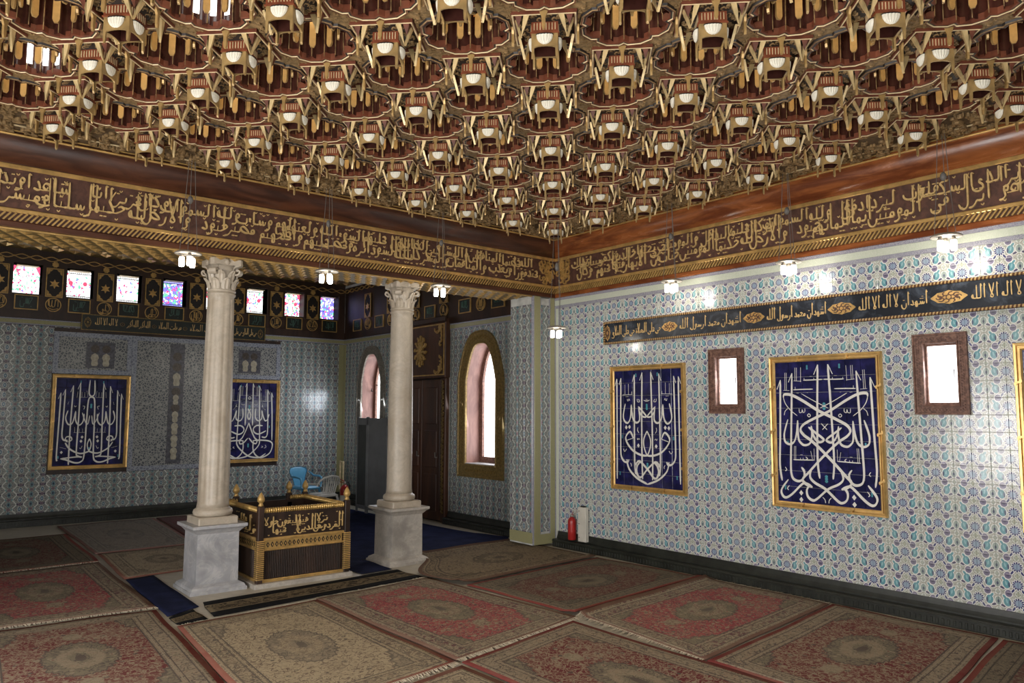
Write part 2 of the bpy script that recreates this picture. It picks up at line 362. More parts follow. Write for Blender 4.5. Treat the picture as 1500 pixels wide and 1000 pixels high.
# ------------------------------------------------------------------ mesh helpers
class MB:
    """Collects shapes; build() links them as one mesh object."""
    def __init__(s): s.v, s.f, s.mi, s.uv, s.sm = [], [], [], {}, []
    def face(s, idx, mi=0, uv=None, sm=False):
        if uv: s.uv[len(s.f)] = uv
        s.f.append(tuple(idx)); s.mi.append(mi); s.sm.append(sm)
    def add(s, vs, fs, mi=0, uvs=None, sm=False):
        o = len(s.v); s.v.extend(tuple(q) for q in vs)
        for k, f in enumerate(fs): s.face([o+i for i in f], mi, uvs[k] if uvs else None, sm)
    def box(s, x0, x1, y0, y1, z0, z1, mi=0, T=None):
        vs = [(x, y, z) for z in (z0, z1) for y in (y0, y1) for x in (x0, x1)]
        if T: vs = [T(*q) for q in vs]
        s.add(vs, [(0, 2, 3, 1), (4, 5, 7, 6), (0, 1, 5, 4), (2, 6, 7, 3), (0, 4, 6, 2), (1, 3, 7, 5)], mi)
    def bbox(s, x0, x1, y0, y1, z0, z1, b=.01, mi=0, T=None):
        """Box with its four upright edges and top rim chamfered."""
        def ring(x0, x1, y0, y1, z, b): return [(x0+b, y0, z), (x1-b, y0, z), (x1, y0+b, z), (x1, y1-b, z), (x1-b, y1, z), (x0+b, y1, z), (x0, y1-b, z), (x0, y0+b, z)]
        r = [ring(x0, x1, y0, y1, z0, b), ring(x0, x1, y0, y1, z1-b, b), ring(x0+b, x1-b, y0+b, y1-b, z1, b)]
        vs = [q for k in r for q in k]
        if T: vs = [T(*q) for q in vs]
        fs = [tuple(range(7, -1, -1)), tuple(range(16, 24))]
        for k in range(2):
            for i in range(8): fs.append((k*8+i, k*8+(i+1) % 8, k*8+8+(i+1) % 8, k*8+8+i))
        s.add(vs, fs, mi)
    def lathe(s, prof, n=24, cx=0, cy=0, mi=0, mod=None, sm=True, cap=True):
        """prof = [(r, z)], mod(angle, z) scales the radius."""
        o = len(s.v)
        for r, z in prof:
            for i in range(n):
                a = 2*pi*i/n; q = r*(mod(a, z) if mod else 1)
                s.v.append((cx+q*cos(a), cy+q*sin(a), z))
        for k in range(len(prof)-1):
            for i in range(n): s.face((o+k*n+i, o+k*n+(i+1) % n, o+(k+1)*n+(i+1) % n, o+(k+1)*n+i), mi, None, sm)
        if cap:
            s.face([o+i for i in range(n-1, -1, -1)], mi); s.face([o+(len(prof)-1)*n+i for i in range(n)], mi)
    def tube(s, pts, r, n=6, mi=0, sm=True):
        pts = [Vector(p) for p in pts]; o = len(s.v)
        for i, p in enumerate(pts):
            t = (pts[min(i+1, len(pts)-1)]-pts[max(i-1, 0)]).normalized()
            a = t.orthogonal().normalized() if abs(t.z) > .99 else t.cross(Vector((0, 0, 1))).normalized(); b = t.cross(a)
            q = r[i] if isinstance(r, (list, tuple)) else r
            for k in range(n): s.v.append(tuple(p+(a*cos(2*pi*k/n)+b*sin(2*pi*k/n))*q))
        for i in range(len(pts)-1):
            for k in range(n): s.face((o+i*n+k, o+i*n+(k+1) % n, o+(i+1)*n+(k+1) % n, o+(i+1)*n+k), mi, None, sm)
        s.face([o+k for k in range(n)], mi); s.face([o+(len(pts)-1)*n+k for k in range(n-1, -1, -1)], mi)
    def prism(s, poly, h0, h1, T, mi=0):
        """Polygon (list of 2-D points) extruded from h0 to h1; T(a, b, h) places it."""
        n = len(poly); o = len(s.v)
        for h in (h0, h1):
            for a, b in poly: s.v.append(tuple(T(a, b, h)))
        for t in tessellate_polygon([[Vector((a, b, 0)) for a, b in poly]]): s.face((o+n+t[0], o+n+t[1], o+n+t[2]), mi)
        for i in range(n): s.face((o+i, o+(i+1) % n, o+n+(i+1) % n, o+n+i), mi)
    def ribbon(s, pts, w, h0, h1, T, mi=0, nib=1.05, minw=.5, taper=True):
        """A pen stroke through pts (2-D), w wide, standing from h0 up to h1."""
        P = spline(pts)
        n = len(P); o = len(s.v); h1 = h1+(h1-h0)*.10*((len(s.f)*.6180339)%1)
        for i, p in enumerate(P):
            t = P[min(i+1, n-1)]-P[max(i-1, 0)]
            if t.length < 1e-9: t = Vector((1, 0))
            t.normalize(); nr = Vector((-t.y, t.x))
            k = minw+(1-minw)*abs(t.x*sin(nib)-t.y*cos(nib)) if nib is not None else 1.
            e = min(i, n-1-i)/max(1, n-1)
            q = w*.5*k*(min(1., .45+e*9) if taper else 1.)
            for h in (h0, h1+(h1-h0)*.06*i/n):
                for sg in (1, -1): s.v.append(tuple(T(p.x+nr.x*q*sg, p.y+nr.y*q*sg, h)))
        for i in range(n-1):
            a = o+i*4; b = a+4
            s.face((a+2, a+3, b+3, b+2), mi); s.face((a, a+2, b+2, b), mi); s.face((a+3, a+1, b+1, b+3), mi)
        s.face((o, o+1, o+3, o+2), mi); e = o+(n-1)*4; s.face((e, e+2, e+3, e+1), mi)
    def mesh(s, name, mats, uvfn=None):
        me = bpy.data.meshes.new(name); me.from_pydata(s.v, [], s.f)
        for q in (mats if isinstance(mats, (list, tuple)) else [mats]): me.materials.append(M[q] if isinstance(q, str) else q)
        me.polygons.foreach_set('material_index', s.mi); me.polygons.foreach_set('use_smooth', s.sm)
        if s.uv or uvfn:
            L = me.uv_layers.new(name='UVMap'); d = [0.]*(2*len(me.loops))
            for p in me.polygons:
                u = s.uv.get(p.index)
                for j, li in enumerate(p.loop_indices):
                    q = u[j] if u else (uvfn(Vector(s.v[me.loops[li].vertex_index])) if uvfn else (0, 0))
                    d[li*2], d[li*2+1] = q
            L.data.foreach_set('uv', d)
        me.update(); return me
    def build(s, name, mats, parent=None, uvfn=None, loc=None):
        o = bpy.data.objects.new(name, s.mesh(name, mats, uvfn)); C.objects.link(o)
        if parent: o.parent = parent
        if loc: o.location = loc
        return o

def spline(pts, n=None):
    P = [Vector(p) for p in pts]
    if len(P) == 2: return P
    out = []
    for i in range(len(P)-1):
        p0, p1, p2, p3 = P[max(i-1, 0)], P[i], P[i+1], P[min(i+2, len(P)-1)]
        k = n or 4
        for j in range(k):
            t = j/k
            out.append(.5*((2*p1)+(p2-p0)*t+(2*p0-5*p1+4*p2-p3)*t*t+(3*p1-p0-3*p2+p3)*t**3))
    return out+[P[-1]]
def inst(name, me, parent=None, loc=(0, 0, 0), rz=0., sc=None):
    o = bpy.data.objects.new(name, me); C.objects.link(o); o.location = loc
    if rz: o.rotation_euler = (0, 0, rz)
    if sc: o.scale = sc
    if parent: o.parent = parent
    return o
def tag(o, label=None, cat=None, group=None, kind=None):
    for k, v in (('label', label), ('category', cat), ('group', group), ('kind', kind)):
        if v: o[k] = v
    return o
def empty(name, loc=(0, 0, 0), rz=0., parent=None):
    o = bpy.data.objects.new(name, None); C.objects.link(o); o.location = loc; o.rotation_euler = (0, 0, rz); o.empty_display_size = .1
    if parent: o.parent = parent
    return o
def xw(s, t, h): return (-h, -s, t)             # on the right wall: s runs from the corner towards the camera, h out of the wall
def yw(s, t, h): return (s, -h, t)              # on the beam face (y = 0), s = x
def bw(s, t, h): return (s, 6.2-h, t)           # on the alcove's back wall
def aw(s, t, h): return (-h, s, t)              # on the alcove's right wall, s = y

def sheet(name, outer, holes, T, h0, h1, mats, parent=None, kind=None, uv=None):
    """A slab with holes: outer and holes are 2-D polygons."""
    mb = MB(); polys = [outer]+holes; flat = [p for q in polys for p in q]; n = len(flat)
    for h in (h0, h1):
        for a, b in flat: mb.v.append(tuple(T(a, b, h)))
    tr = tessellate_polygon([[Vector((a, b, 0)) for a, b in q] for q in polys])
    for t in tr:
        mb.face((n+t[0], n+t[1], n+t[2]), 0); mb.face((t[2], t[1], t[0]), 0)
    o = 0
    for q in polys:
        k = len(q)
        for i in range(k): mb.face((o+i, o+(i+1) % k, n+o+(i+1) % k, n+o+i), 0)
        o += k
    ob = mb.build(name, mats, parent, uv)
    if kind: ob['kind'] = kind
    return ob
def rect(a0, a1, b0, b1): return [(a0, b0), (a1, b0), (a1, b1), (a0, b1)]
def arch(c, w_, b0, sp, top, n=14):
    """Pointed arch: sill b0, springing sp, apex top."""
    pts = [(c-w_/2, b0), (c+w_/2, b0)]
    for i in range(n+1):
        t = i/n; pts.append((c+w_/2*(1-t)**.62 if t < 1 else c, sp+(top-sp)*sin(t*pi/2)**.95))
    for i in range(n-1, -1, -1):
        t = i/n; pts.append((c-w_/2*(1-t)**.62, sp+(top-sp)*sin(t*pi/2)**.95))
    return pts
def moulding(mb, poly_in, widths, T, mi=0, closed=True):
    """Frame round a closed outline: widths = [(offset outward, height)] profile."""
    n = len(poly_in); P = [Vector(p) for p in poly_in]; o = len(mb.v)
    ar = sum(P[i].x*P[(i+1) % n].y-P[(i+1) % n].x*P[i].y for i in range(n)); sg = 1 if ar > 0 else -1
    nor = []
    for i in range(n):
        a = (P[i]-P[i-1]).normalized(); b = (P[(i+1) % n]-P[i]).normalized()
        na, nb = Vector((a.y, -a.x))*sg, Vector((b.y, -b.x))*sg
        m = (na+nb); m = m/max(.35, (1+na.dot(nb))); nor.append(m)
    for wd, h in widths:
        for i in range(n): mb.v.append(tuple(T(P[i].x+nor[i].x*wd, P[i].y+nor[i].y*wd, h)))
    for k in range(len(widths)-1):
        for i in range(n): mb.face((o+k*n+i, o+k*n+(i+1) % n, o+(k+1)*n+(i+1) % n, o+(k+1)*n+i), mi)

# ------------------------------------------------------------------ pen letters (X runs leftwards from the letter's right end)
BOWL = [(.25, 0), (.4, -.9), (1.2, -1.8), (2.2, -1.5), (2.75, -.3), (2.7, .6)]
BOAT = [(.4, 0), (1.4, -.35), (2.8, -.3), (3.7, .3), (3.9, 1.2)]
BELLY = [(2.0, .9), (.95, .1), (.5, -1.0), (1.1, -2.0), (2.2, -2.2), (3.3, -1.6)]
def sh(p, d): return [(x+d, y) for x, y in p]
LINE = lambda a: [(0, 0), (a, 0)]
G = {}
def g(ch, form, adv, *st): G[ch, form] = (adv, list(st))
g('A', 'i', 1.5, [(.75, 6), (.8, 3), (.75, 0)], [(.75, 6), (.2, 5.1)]); G['A', 'b'] = G['A', 'i']
g('A', 'e', 1.3, [(0, 0), (.5, .05), (.8, .4)], [(.75, 6), (.8, 3), (.8, .2)]); G['A', 'm'] = G['A', 'e']
g('L', 'b', 1.9, [(.7, 6), (.75, 3), (.8, .7), (1.1, .1), (1.9, 0)], [(.7, 6), (.15, 5.1)])
g('L', 'm', 1.9, [(0, 0), (.5, 0), (.85, .3)], [(.8, 5.6), (.85, .7), (1.2, .1), (1.9, 0)])
g('L', 'i', 3.2, [(.6, 6), (.65, 2), (.75, -.6), (1.5, -1.6), (2.5, -1.3), (3, -.2)], [(.6, 6), (.05, 5.1)])
g('L', 'e', 3.2, [(0, 0), (.65, .1)], [(.6, 5.8), (.65, 2), (.75, -.6), (1.5, -1.6), (2.5, -1.3), (3, -.2)])
g('T', 'b', 1.7, [(.3, 1.6), (.45, .4), (.9, 0), (1.7, 0)]); g('T', 'm', 1.7, LINE(1.7), [(.75, 1.5), (.9, 0)])
g('T', 'i', 4.2, [(.3, 1.5)]+BOAT); g('T', 'e', 4.2, [(0, 0)]+BOAT)
G['N', 'b'] = G['T', 'b']; G['N', 'm'] = G['T', 'm']; g('N', 'i', 3, [(.2, 1.2)]+BOWL); g('N', 'e', 3, [(0, 0)]+BOWL)
G['Y', 'b'] = G['T', 'b']; G['Y', 'm'] = G['T', 'm']
YA = [(.5, .8), (1.2, 1.1), (1.3, .4), (.5, -.4), (.6, -1.4), (1.7, -1.9), (2.8, -1.4), (3.1, -.4)]
g('Y', 'i', 3.2, YA); g('Y', 'e', 3.2, [(0, 0), (.9, .3)]+YA[3:])
g('J', 'b', 2.6, [(2.1, 1.7), (1.2, 2.1), (.3, 1.5)], [(.3, 1.5), (1.3, .7), (2.6, 0)])
g('J', 'm', 2.6, LINE(2.6), [(2.1, 1.8), (1.2, 2.1), (.4, 1.5)], [(.4, 1.5), (1.3, .7), (2.1, 0)])
g('J', 'i', 3, [(2.3, 1.6), (1.3, 2.0), (.4, 1.5)], [(.4, 1.5)]+BELLY); g('J', 'e', 3, LINE(1), [(2.3, 1.6), (1.3, 2.0), (.4, 1.5)], [(.4, 1.5)]+BELLY)
g('D', 'i', 2, [(.9, 2.3), (.5, 1.3), (.3, .3)], [(.2, .25), (.9, -.1), (1.9, .25)]); g('D', 'e', 2.1, [(0, 0), (.4, .1)], [(1., 2.3), (.6, 1.3), (.4, .3)], [(.3, .1), (1, -.15), (2, .25)])
g('R', 'i', 1.7, [(.3, 1.2), (.55, .2), (.8, -.7), (1.5, -1.4), (2.4, -1.6)]); g('R', 'e', 1.7, [(0, 0), (.4, 0), (.8, -.7), (1.5, -1.4), (2.4, -1.6)])
TE = [(.2, 1.2), (.45, .2), (1.0, .2), (1.2, 1.2), (1.4, .2), (2.0, .2), (2.2, 1.3), (2.4, .2)]
g('S', 'b', 3.4, TE+[(3.4, 0)]); g('S', 'm', 3.5, LINE(.5), sh(TE, .1)+[(3.5, 0)])
g('S', 'i', 5, TE, sh([(0, .2)]+BOWL, 2.3)); g('S', 'e', 5, LINE(.4), TE, sh([(0, .2)]+BOWL, 2.3))
SD = [(.2, .1), (.9, 1.1), (2, 1.9), (2.9, 1.5), (2.6, .5), (1.4, .05), (.2, .1)]
g('V', 'b', 4, SD, [(2.6, .4), (3.0, 1.1), (3.2, .2), (4, 0)]); g('V', 'm', 4, LINE(1), SD, [(2.6, .4), (3.0, 1.1), (3.2, .2), (4, 0)])
g('V', 'i', 5.4, SD, sh([(-.1, .9)]+BOWL, 2.7)); g('V', 'e', 5.4, LINE(.6), SD, sh([(-.1, .9)]+BOWL, 2.7))
g('X', 'b', 3.2, SD, [(1.2, 5.4), (1.1, .9)], [(2.2, .2), (3.2, 0)]); g('X', 'm', 3.2, LINE(1), SD, [(1.2, 5.4), (1.1, .9)], [(2.2, .2), (3.2, 0)])
G['X', 'i'] = G['X', 'b']; G['X', 'e'] = G['X', 'm']
EH = [(1.7, 2.2), (.9, 2.5), (.4, 1.7), (.9, .9), (1.7, .9)]
g('E', 'b', 2.1, EH, [(.9, .9), (.3, .4), (.8, 0), (2.1, 0)]); EM = [(.5, .1), (1.6, 1.4), (.9, 1.7), (.4, 1.4), (1.3, .2), (2, 0)]
g('E', 'm', 2, LINE(.6), EM); g('E', 'i', 3, EH, [(.9, .9)]+BELLY[1:]); g('E', 'e', 3, LINE(.6), EM[:4], [(.4, 1.4)]+BELLY)
FH = [(1.2, .8), (.5, .7), (.35, 1.5), (.9, 1.9), (1.3, 1.3), (1.2, .3)]
FM = [(.9, 0), (.25, .8), (.9, 1.6), (1.5, .8), (.9, 0)]
g('F', 'b', 1.9, FH+[(1.9, 0)]); g('F', 'm', 1.9, LINE(1.9), FM); g('F', 'i', 4.6, FH, sh(BOAT, .7)); g('F', 'e', 4.6, LINE(1), FM, sh(BOAT, .6))
G['Q', 'b'] = G['F', 'b']; G['Q', 'm'] = G['F', 'm']; g('Q', 'i', 3.6, FH, sh(BOWL, .8)); g('Q', 'e', 3.6, LINE(1), FM, sh(BOWL, .8))
WT = [(1.2, .3), (1.1, -.7), (1.8, -1.4), (2.6, -1.5)]
g('W', 'i', 2, FH, [(1.3, 1.2)]+WT); g('W', 'e', 2, LINE(.6), FH, [(1.3, 1.2)]+WT)
g('M', 'b', 1.9, [(.3, .1), (.4, 1.1), (1.1, 1.2), (1.3, .4), (.5, .1), (1.9, 0)]); g('M', 'm', 1.9, LINE(1.9), [(.4, 0), (.5, .9), (1.2, .8), (1.2, -.1), (.7, -.4), (.4, 0)])
MT = [(1.1, .1), (1.5, -.5), (1.5, -1.6), (1.3, -2.6)]
g('M', 'i', 1.9, [(.3, .1), (.4, 1.1), (1.1, 1.2), (1.2, .3), (.3, .1)], MT); g('M', 'e', 1.9, LINE(.5), [(.4, 0), (.5, 1), (1.2, .9), (1.2, .1), (.4, 0)], MT)
HB = [(.3, .1), (.4, 1.6), (1.4, 1.9), (1.9, .9), (1.2, .2), (.8, 1.0)]
g('H', 'b', 2.3, HB, [(.3, .1), (2.3, 0)]); g('H', 'm', 2.2, LINE(2.2), [(.5, 0), (.9, 1.6), (1.6, .9), (1, 0)], [(.7, 0), (.6, -1), (1.3, -1), (1.3, 0)])
g('H', 'i', 1.7, [(.9, 1.9), (.3, .6), (.9, .05), (1.4, .6), (.9, 1.9)]); g('H', 'e', 1.5, [(0, 0), (.5, .3), (.8, 1.9), (1.3, 1.2), (1.0, .3), (.4, .2)])
KT = [[(.3, 5.2), (1.2, 4.0), (2.0, 3.1)], [(2.0, 3.1), (1.2, 1.7), (.7, .4)]]
g('K', 'b', 2.6, *KT, [(.7, .4), (1.2, 0), (2.6, 0)]); g('K', 'm', 2.6, LINE(1), *KT, [(.7, .4), (1.2, 0), (2.6, 0)])
g('K', 'i', 4.2, [(.5, 5.8), (.55, .4)], BOAT, [(2.5, 1.9), (1.7, 1.7), (2.3, 1.1)]); g('K', 'e', 4.2, LINE(.5), [(.5, 5.8), (.55, .4)], BOAT, [(2.5, 1.9), (1.7, 1.7), (2.3, 1.1)])
g('Z', 'i', 2.8, [(.4, 5.8), (1.1, 3), (2.2, .3)], [(2.6, 5.8), (1.7, 2.5), (.7, .3)], [(.7, .3), (1.4, -.15), (2.2, .3)]); g('Z', 'e', 2.8, LINE(.9), *G['Z', 'i'][1])
g('U', 'i', 1.0, [(.9, 1.5), (.4, 1.3), (.5, .9), (.9, .8)], [(.2, .5), (.9, .7)])
# letter: shape, dots above, dots below, joins to the next letter
AB = {'ا': 'A00n', 'أ': 'A10n', 'إ': 'A01n', 'آ': 'A10n', 'ب': 'T01y', 'ت': 'T20y', 'ث': 'T30y', 'ن': 'N10y', 'ي': 'Y02y', 'ى': 'Y00y', 'ج': 'J01y', 'ح': 'J00y', 'خ': 'J10y',
      'د': 'D00n', 'ذ': 'D10n', 'ر': 'R00n', 'ز': 'R10n', 'س': 'S00y', 'ش': 'S30y', 'ص': 'V00y', 'ض': 'V10y', 'ط': 'X00y', 'ظ': 'X10y', 'ع': 'E00y', 'غ': 'E10y', 'ف': 'F10y', 'ق': 'Q20y',
      'و': 'W00n', 'م': 'M00y', 'ه': 'H00y', 'ة': 'H20n', 'ك': 'K00y', 'ل': 'L00y', 'ء': 'U00n', 'ئ': 'Y00y', 'Z': 'Z00n'}
def word(txt):
    """Strokes (leftward X) and width of one word."""
    txt = txt.replace('لا', 'Z'); out = []; x = 0; joined = False
    for i, ch in enumerate(txt):
        sh_, up, dn, jn = AB[ch][0], int(AB[ch][1]), int(AB[ch][2]), AB[ch][3] == 'y'
        nxt = jn and i+1 < len(txt) and txt[i+1] != 'ء'
        form = ('m' if joined else 'b') if nxt else ('e' if joined else 'i')
        if (sh_, form) not in G: form = {'b': 'i', 'm': 'e'}.get(form, 'i')
        adv, st = G[sh_, form]
        for s_ in st: out.append((1, sh(s_, x)))
        cx = x+min(adv*.5, 1.6)
        ym = {'K': 4, 'X': 3.5, 'L': 6.4, 'A': 6.6, 'J': 2.9, 'E': 3.2}.get(sh_, 2.7)
        yl = -1.3 if form in 'bm' else -.9-.3*(sh_ in 'YNJ')
        if sh_ == 'J' and form in 'ie': yl = -.9
        for k in range(up): out.append((.9, [(cx-.38+(k % 2-.5*(up > 1))*1.0, ym+(k//2)*.9), (cx+.38+(k % 2-.5*(up > 1))*1.0, ym+(k//2)*.9)]))
        for k in range(dn): out.append((.9, [(cx-.38+(k-.5*(dn > 1))*1.0, yl), (cx+.38+(k-.5*(dn > 1))*1.0, yl)]))
        x += adv; joined = nxt
        if not nxt: x += .25
    return out, x
def write(mb, words, x0, x1, T, h0, h1, band, pen, tiers=None, flip=1, mi=0, squeeze=.62, marks=True):
    """Writes words from right (x0) to left (x1, measured along the picture's leftward direction). band = (low, high).
    tiers: fractions of the band for the baselines, words alternate between them."""
    lo, hi = band; H = hi-lo; tiers = tiers or (.22,); laid = []; X = 0
    rr = random.Random(len(words))
    for i, wd in enumerate(words):
        st, wdt = word(wd); laid.append((X, st, tiers[i % len(tiers)], wdt)); X += wdt*(squeeze if len(tiers) > 1 else 1)+(.2 if len(tiers) > 1 else 1.0)
    tot = max(a+d for a, b, c_, d in laid); kx = abs(x1-x0)/tot; k0 = H*pen[1]
    def lift(y, tr):
        if y <= 2.4: return y*k0
        return 2.4*k0+(y-2.4)/3.6*max(.12*H, (.95-tr)*H-2.4*k0)
    for X, st, tr, wdt in laid:
        for wf, s_ in st:
            pts = [(x0+(x1-x0)/abs(x1-x0)*(X+x)*kx, min(hi-.02*H, max(lo+.02*H, lo+tr*H+lift(y, tr)))) for x, y in s_]
            if wf != 1:
                cx = sum(q[0] for q in pts)/2; cy = sum(q[1] for q in pts)/2; e = pen[0]*.62; pts = [(cx-e, cy), (cx+e, cy)]; wf = 1.05
            mb.ribbon(pts, pen[0]*wf, h0, h1, T, mi, nib=1.0 if wf == 1 else None)
        if marks:
            for k in range(int(wdt/3.2)):
                cx, cy = x0+(x1-x0)/abs(x1-x0)*(X+rr.uniform(0, wdt))*kx, lo+rr.choice((.08, .5, .88, .93))*H; q = pen[0]*.7
                mb.ribbon([(cx-q, cy+q*.6), (cx, cy-q*.4), (cx+q*.9, cy+q*.8)], pen[0]*.4, h0, h0+(h1-h0)*.6, T, mi, nib=None)
# ------------------------------------------------------------------ shell of the hall
def struct(o): o['kind'] = 'structure'; return o
mb = MB(); mb.box(-9.3, .6, -9.3, 6.9, -.12, 0)
floor = struct(mb.build('floor', 'floor_stone'))
TS, TZ, S0, Z0 = .14325, .1412, .0883, .19
def tile_mesh(tw, th, mirror, mat, gap=.0012, d=.007, ch=.0022, full=(0, 1, 0, 1)):
    """One glazed tile with chamfered edges, standing d out of the wall; local a, b in [0,1] tile units."""
    mb = MB(); a0, a1, b0, b1 = full
    x0, x1, y0, y1 = a0*tw+gap/2, a1*tw-gap/2, b0*th+gap/2, b1*th-gap/2
    ring = lambda e, h: [(x0+e, y0+e, h), (x1-e, y0+e, h), (x1-e, y1-e, h), (x0+e, y1-e, h)]
    r = [ring(0, 0), ring(0, d-ch), ring(ch, d)]
    return [q for k in r for q in k], [(8, 9, 10, 11)]+[(k*4+i, k*4+(i+1) % 4, k*4+4+(i+1) % 4, k*4+4+i) for k in (0, 1) for i in range(4)]
def tile_uv(vs, fs, tw, th, i, j): return [[(vs[q][0]/tw+i, vs[q][1]/th+j) for q in f] for f in fs]
def free_rects(t, holes):
    """What is left of rectangle t = (a0, a1, b0, b1) outside the rectangular holes."""
    rs = [t]
    for h in holes:
        nx = []
        for a0, a1, b0, b1 in rs:
            if a1 <= h[0] or a0 >= h[1] or b1 <= h[2] or b0 >= h[3]: nx.append((a0, a1, b0, b1)); continue
            if a0 < h[0]: nx.append((a0, h[0], b0, b1))
            if a1 > h[1]: nx.append((h[1], a1, b0, b1))
            m0, m1 = max(a0, h[0]), min(a1, h[1])
            if b0 < h[2]: nx.append((m0, m1, b0, h[2]))
            if b1 > h[3]: nx.append((m0, m1, h[3], b1))
        rs = [q for q in nx if q[1]-q[0] > .008 and q[3]-q[2] > .008]
    return rs
def tile_field(parent, T, a0, b0, na, nb, tw, th, mat, holes=(), singles=None, off=0, name='tile_field', skip=None, base=0.):
    """Tiles set one by one; those in `singles` become parts of their own, the others one joined part."""
    mb = MB(); lone = []
    for i in range(na):
        for j in range(nb):
            c = (a0+(i+.5)*tw, b0+(j+.5)*th)
            if skip and skip(*c): continue
            rs = free_rects((a0+i*tw, a0+(i+1)*tw, b0+j*th, b0+(j+1)*th), holes)
            whole = len(rs) == 1 and abs((rs[0][1]-rs[0][0])-tw) < 1e-6 and abs((rs[0][3]-rs[0][2])-th) < 1e-6
            if whole and singles and singles(i, j): lone.append((i, j)); continue
            for r_ in rs:
                vs, fs = tile_mesh(tw, th, 0, mat, full=((r_[0]-a0)/tw-i, (r_[1]-a0)/tw-i, (r_[2]-b0)/th-j, (r_[3]-b0)/th-j))
                uv = tile_uv(vs, fs, tw, th, i+off, j); tl = R.uniform(-.0007, .0007), R.uniform(-.0007, .0007)
                mb.add([T(a0+i*tw+x, b0+j*th+y, base+h+(tl[0]*(x/tw-.5)*2+tl[1]*(y/th-.5)*2 if h > 0 else 0)) for x, y, h in vs], fs, 0, uv)
    if mb.v: o = mb.build(name, mat, parent); o['kind'] = 'stuff'
    if lone:
        mes = {}
        for par in (0, 1):
            vs, fs = tile_mesh(tw, th, 0, mat); q = MB(); O = Vector(T(0, 0, 0))
            q.add([Vector(T(x-tw/2, y-th/2, h))-O for x, y, h in vs], fs, 0, tile_uv(vs, fs, tw, th, par, 0)); mes[par] = q.mesh('tile', mat)
        for i, j in lone:
            o = inst('tile', mes[(i+off) % 2], parent, T(a0+(i+.5)*tw, b0+(j+.5)*th, base))
            o.rotation_euler = tuple(R.uniform(-.006, .006)*(1 if k != 2 else .6) for k in range(3)); o['kind'] = 'thing'

# right wall (x = 0) of the hall, with its two small windows
WIN = [(2.515, 2.955), (4.678, 5.118)]; WZ = (1.743, 2.442)
PAN = [(1.043, 2.188), (3.262, 4.402), (5.455, 6.60)]; PZ = (.821, 2.318)
open_ = [(a+.085, b-.085, WZ[0]+.085, WZ[1]-.085) for a, b in WIN]
wall_r = struct(sheet('wall_right', rect(-.02, 9.3, -.05, 4.4), [rect(*q) for q in open_], xw, -.30, -.001, 'grout'))
blk = [q for q in open_]+[(a+.03, b-.03, PZ[0]+.03, PZ[1]-.03) for a, b in PAN]+[(.94, 9.3, 2.615, 2.875)]
cand = []
for i in range(46):
    for j in range(21):
        s_, t_ = S0+(i+.5)*TS, Z0+(j+.5)*TZ
        d = Vector((0, -s_, t_))-CAM
        if s_ < 6.05 and len(free_rects((s_-TS/2, s_+TS/2, t_-TZ/2, t_+TZ/2), blk)) == 1: cand.append((d.length, i, j))
sel = set((i, j) for d, i, j in sorted(cand)[:296])
tile_field(wall_r, xw, S0, Z0, 60, 21, TS, TZ, 'tile_hall', blk, lambda i, j: (i, j) in sel, off=1)
# borders of the tiling: pale green band under the cornice and down the corner
def strip(parent, name, T, a0, a1, b0, b1, h, mat, mb=None, sc=7., d=.012):
    q = MB(); q.bbox(a0, a1, b0, b1, 0, h, .002, 0, T)
    return q.build(name, mat, parent, lambda v: ((v.x+v.y)*sc, v.z*sc))
def band3(parent, T, a0, a1, b0, b1, mid='tile_green', edge='tile_border', hor=True, e=.26):
    w_ = (b1-b0) if hor else (a1-a0)
    if hor:
        strip(parent, 'border_line', T, a0, a1, b0, b0+w_*e, .008, edge); strip(parent, 'green_border', T, a0, a1, b0+w_*e, b1-w_*e, .011, mid); strip(parent, 'border_line', T, a0, a1, b1-w_*e, b1, .008, edge)
    else:
        strip(parent, 'border_line', T, a0, a0+w_*e, b0, b1, .008, edge); strip(parent, 'green_border', T, a0+w_*e, a1-w_*e, b0, b1, .011, mid); strip(parent, 'border_line', T, a1-w_*e, a1, b0, b1, .008, edge)
band3(wall_r, xw, 0, 8.7, 3.158, 3.305)
band3(wall_r, xw, .004, .086, .19, 3.155, hor=False, e=.2)
# skirting: hollow moulding over a ribbed step
def skirting(name, T, a0, a1, parent=None):
    e = empty(name); struct(e)
    q = MB(); prof = [(0, .19), (.012, .19), (.016, .17), (.022, .145), (.030, .125), (.036, .112), (.036, .098), (.0, .098)]
    n = len(prof)
    for a in (a0, a1):
        for h, z in prof: q.v.append(T(a, z, h))
    for k in range(n): q.face((k, (k+1) % n, n+(k+1) % n, n+k), 0)
    q.face(range(n)); q.face(range(2*n-1, n-1, -1)); q.build('hollow_moulding', 'skirting', e)
    q = MB(); q.bbox(a0, a1, 0, .098, 0, .118, .004, 0, T)
    q.build('step', 'skirting', e)
    q = MB()
    k = a0+.02
    while k < a1-.03: q.bbox(k, k+.022, .015, .06, .118, .124, .003, 0, T); k += .045
    o = q.build('ribs', 'skirting', e); o['kind'] = 'stuff'
    q = MB(); q.bbox(a0, a1, .074, .088, .118, .126, .003, 0, T); q.build('bead', 'skirting', e)
    return e
skirting('baseboard_right', xw, .06, 8.9)

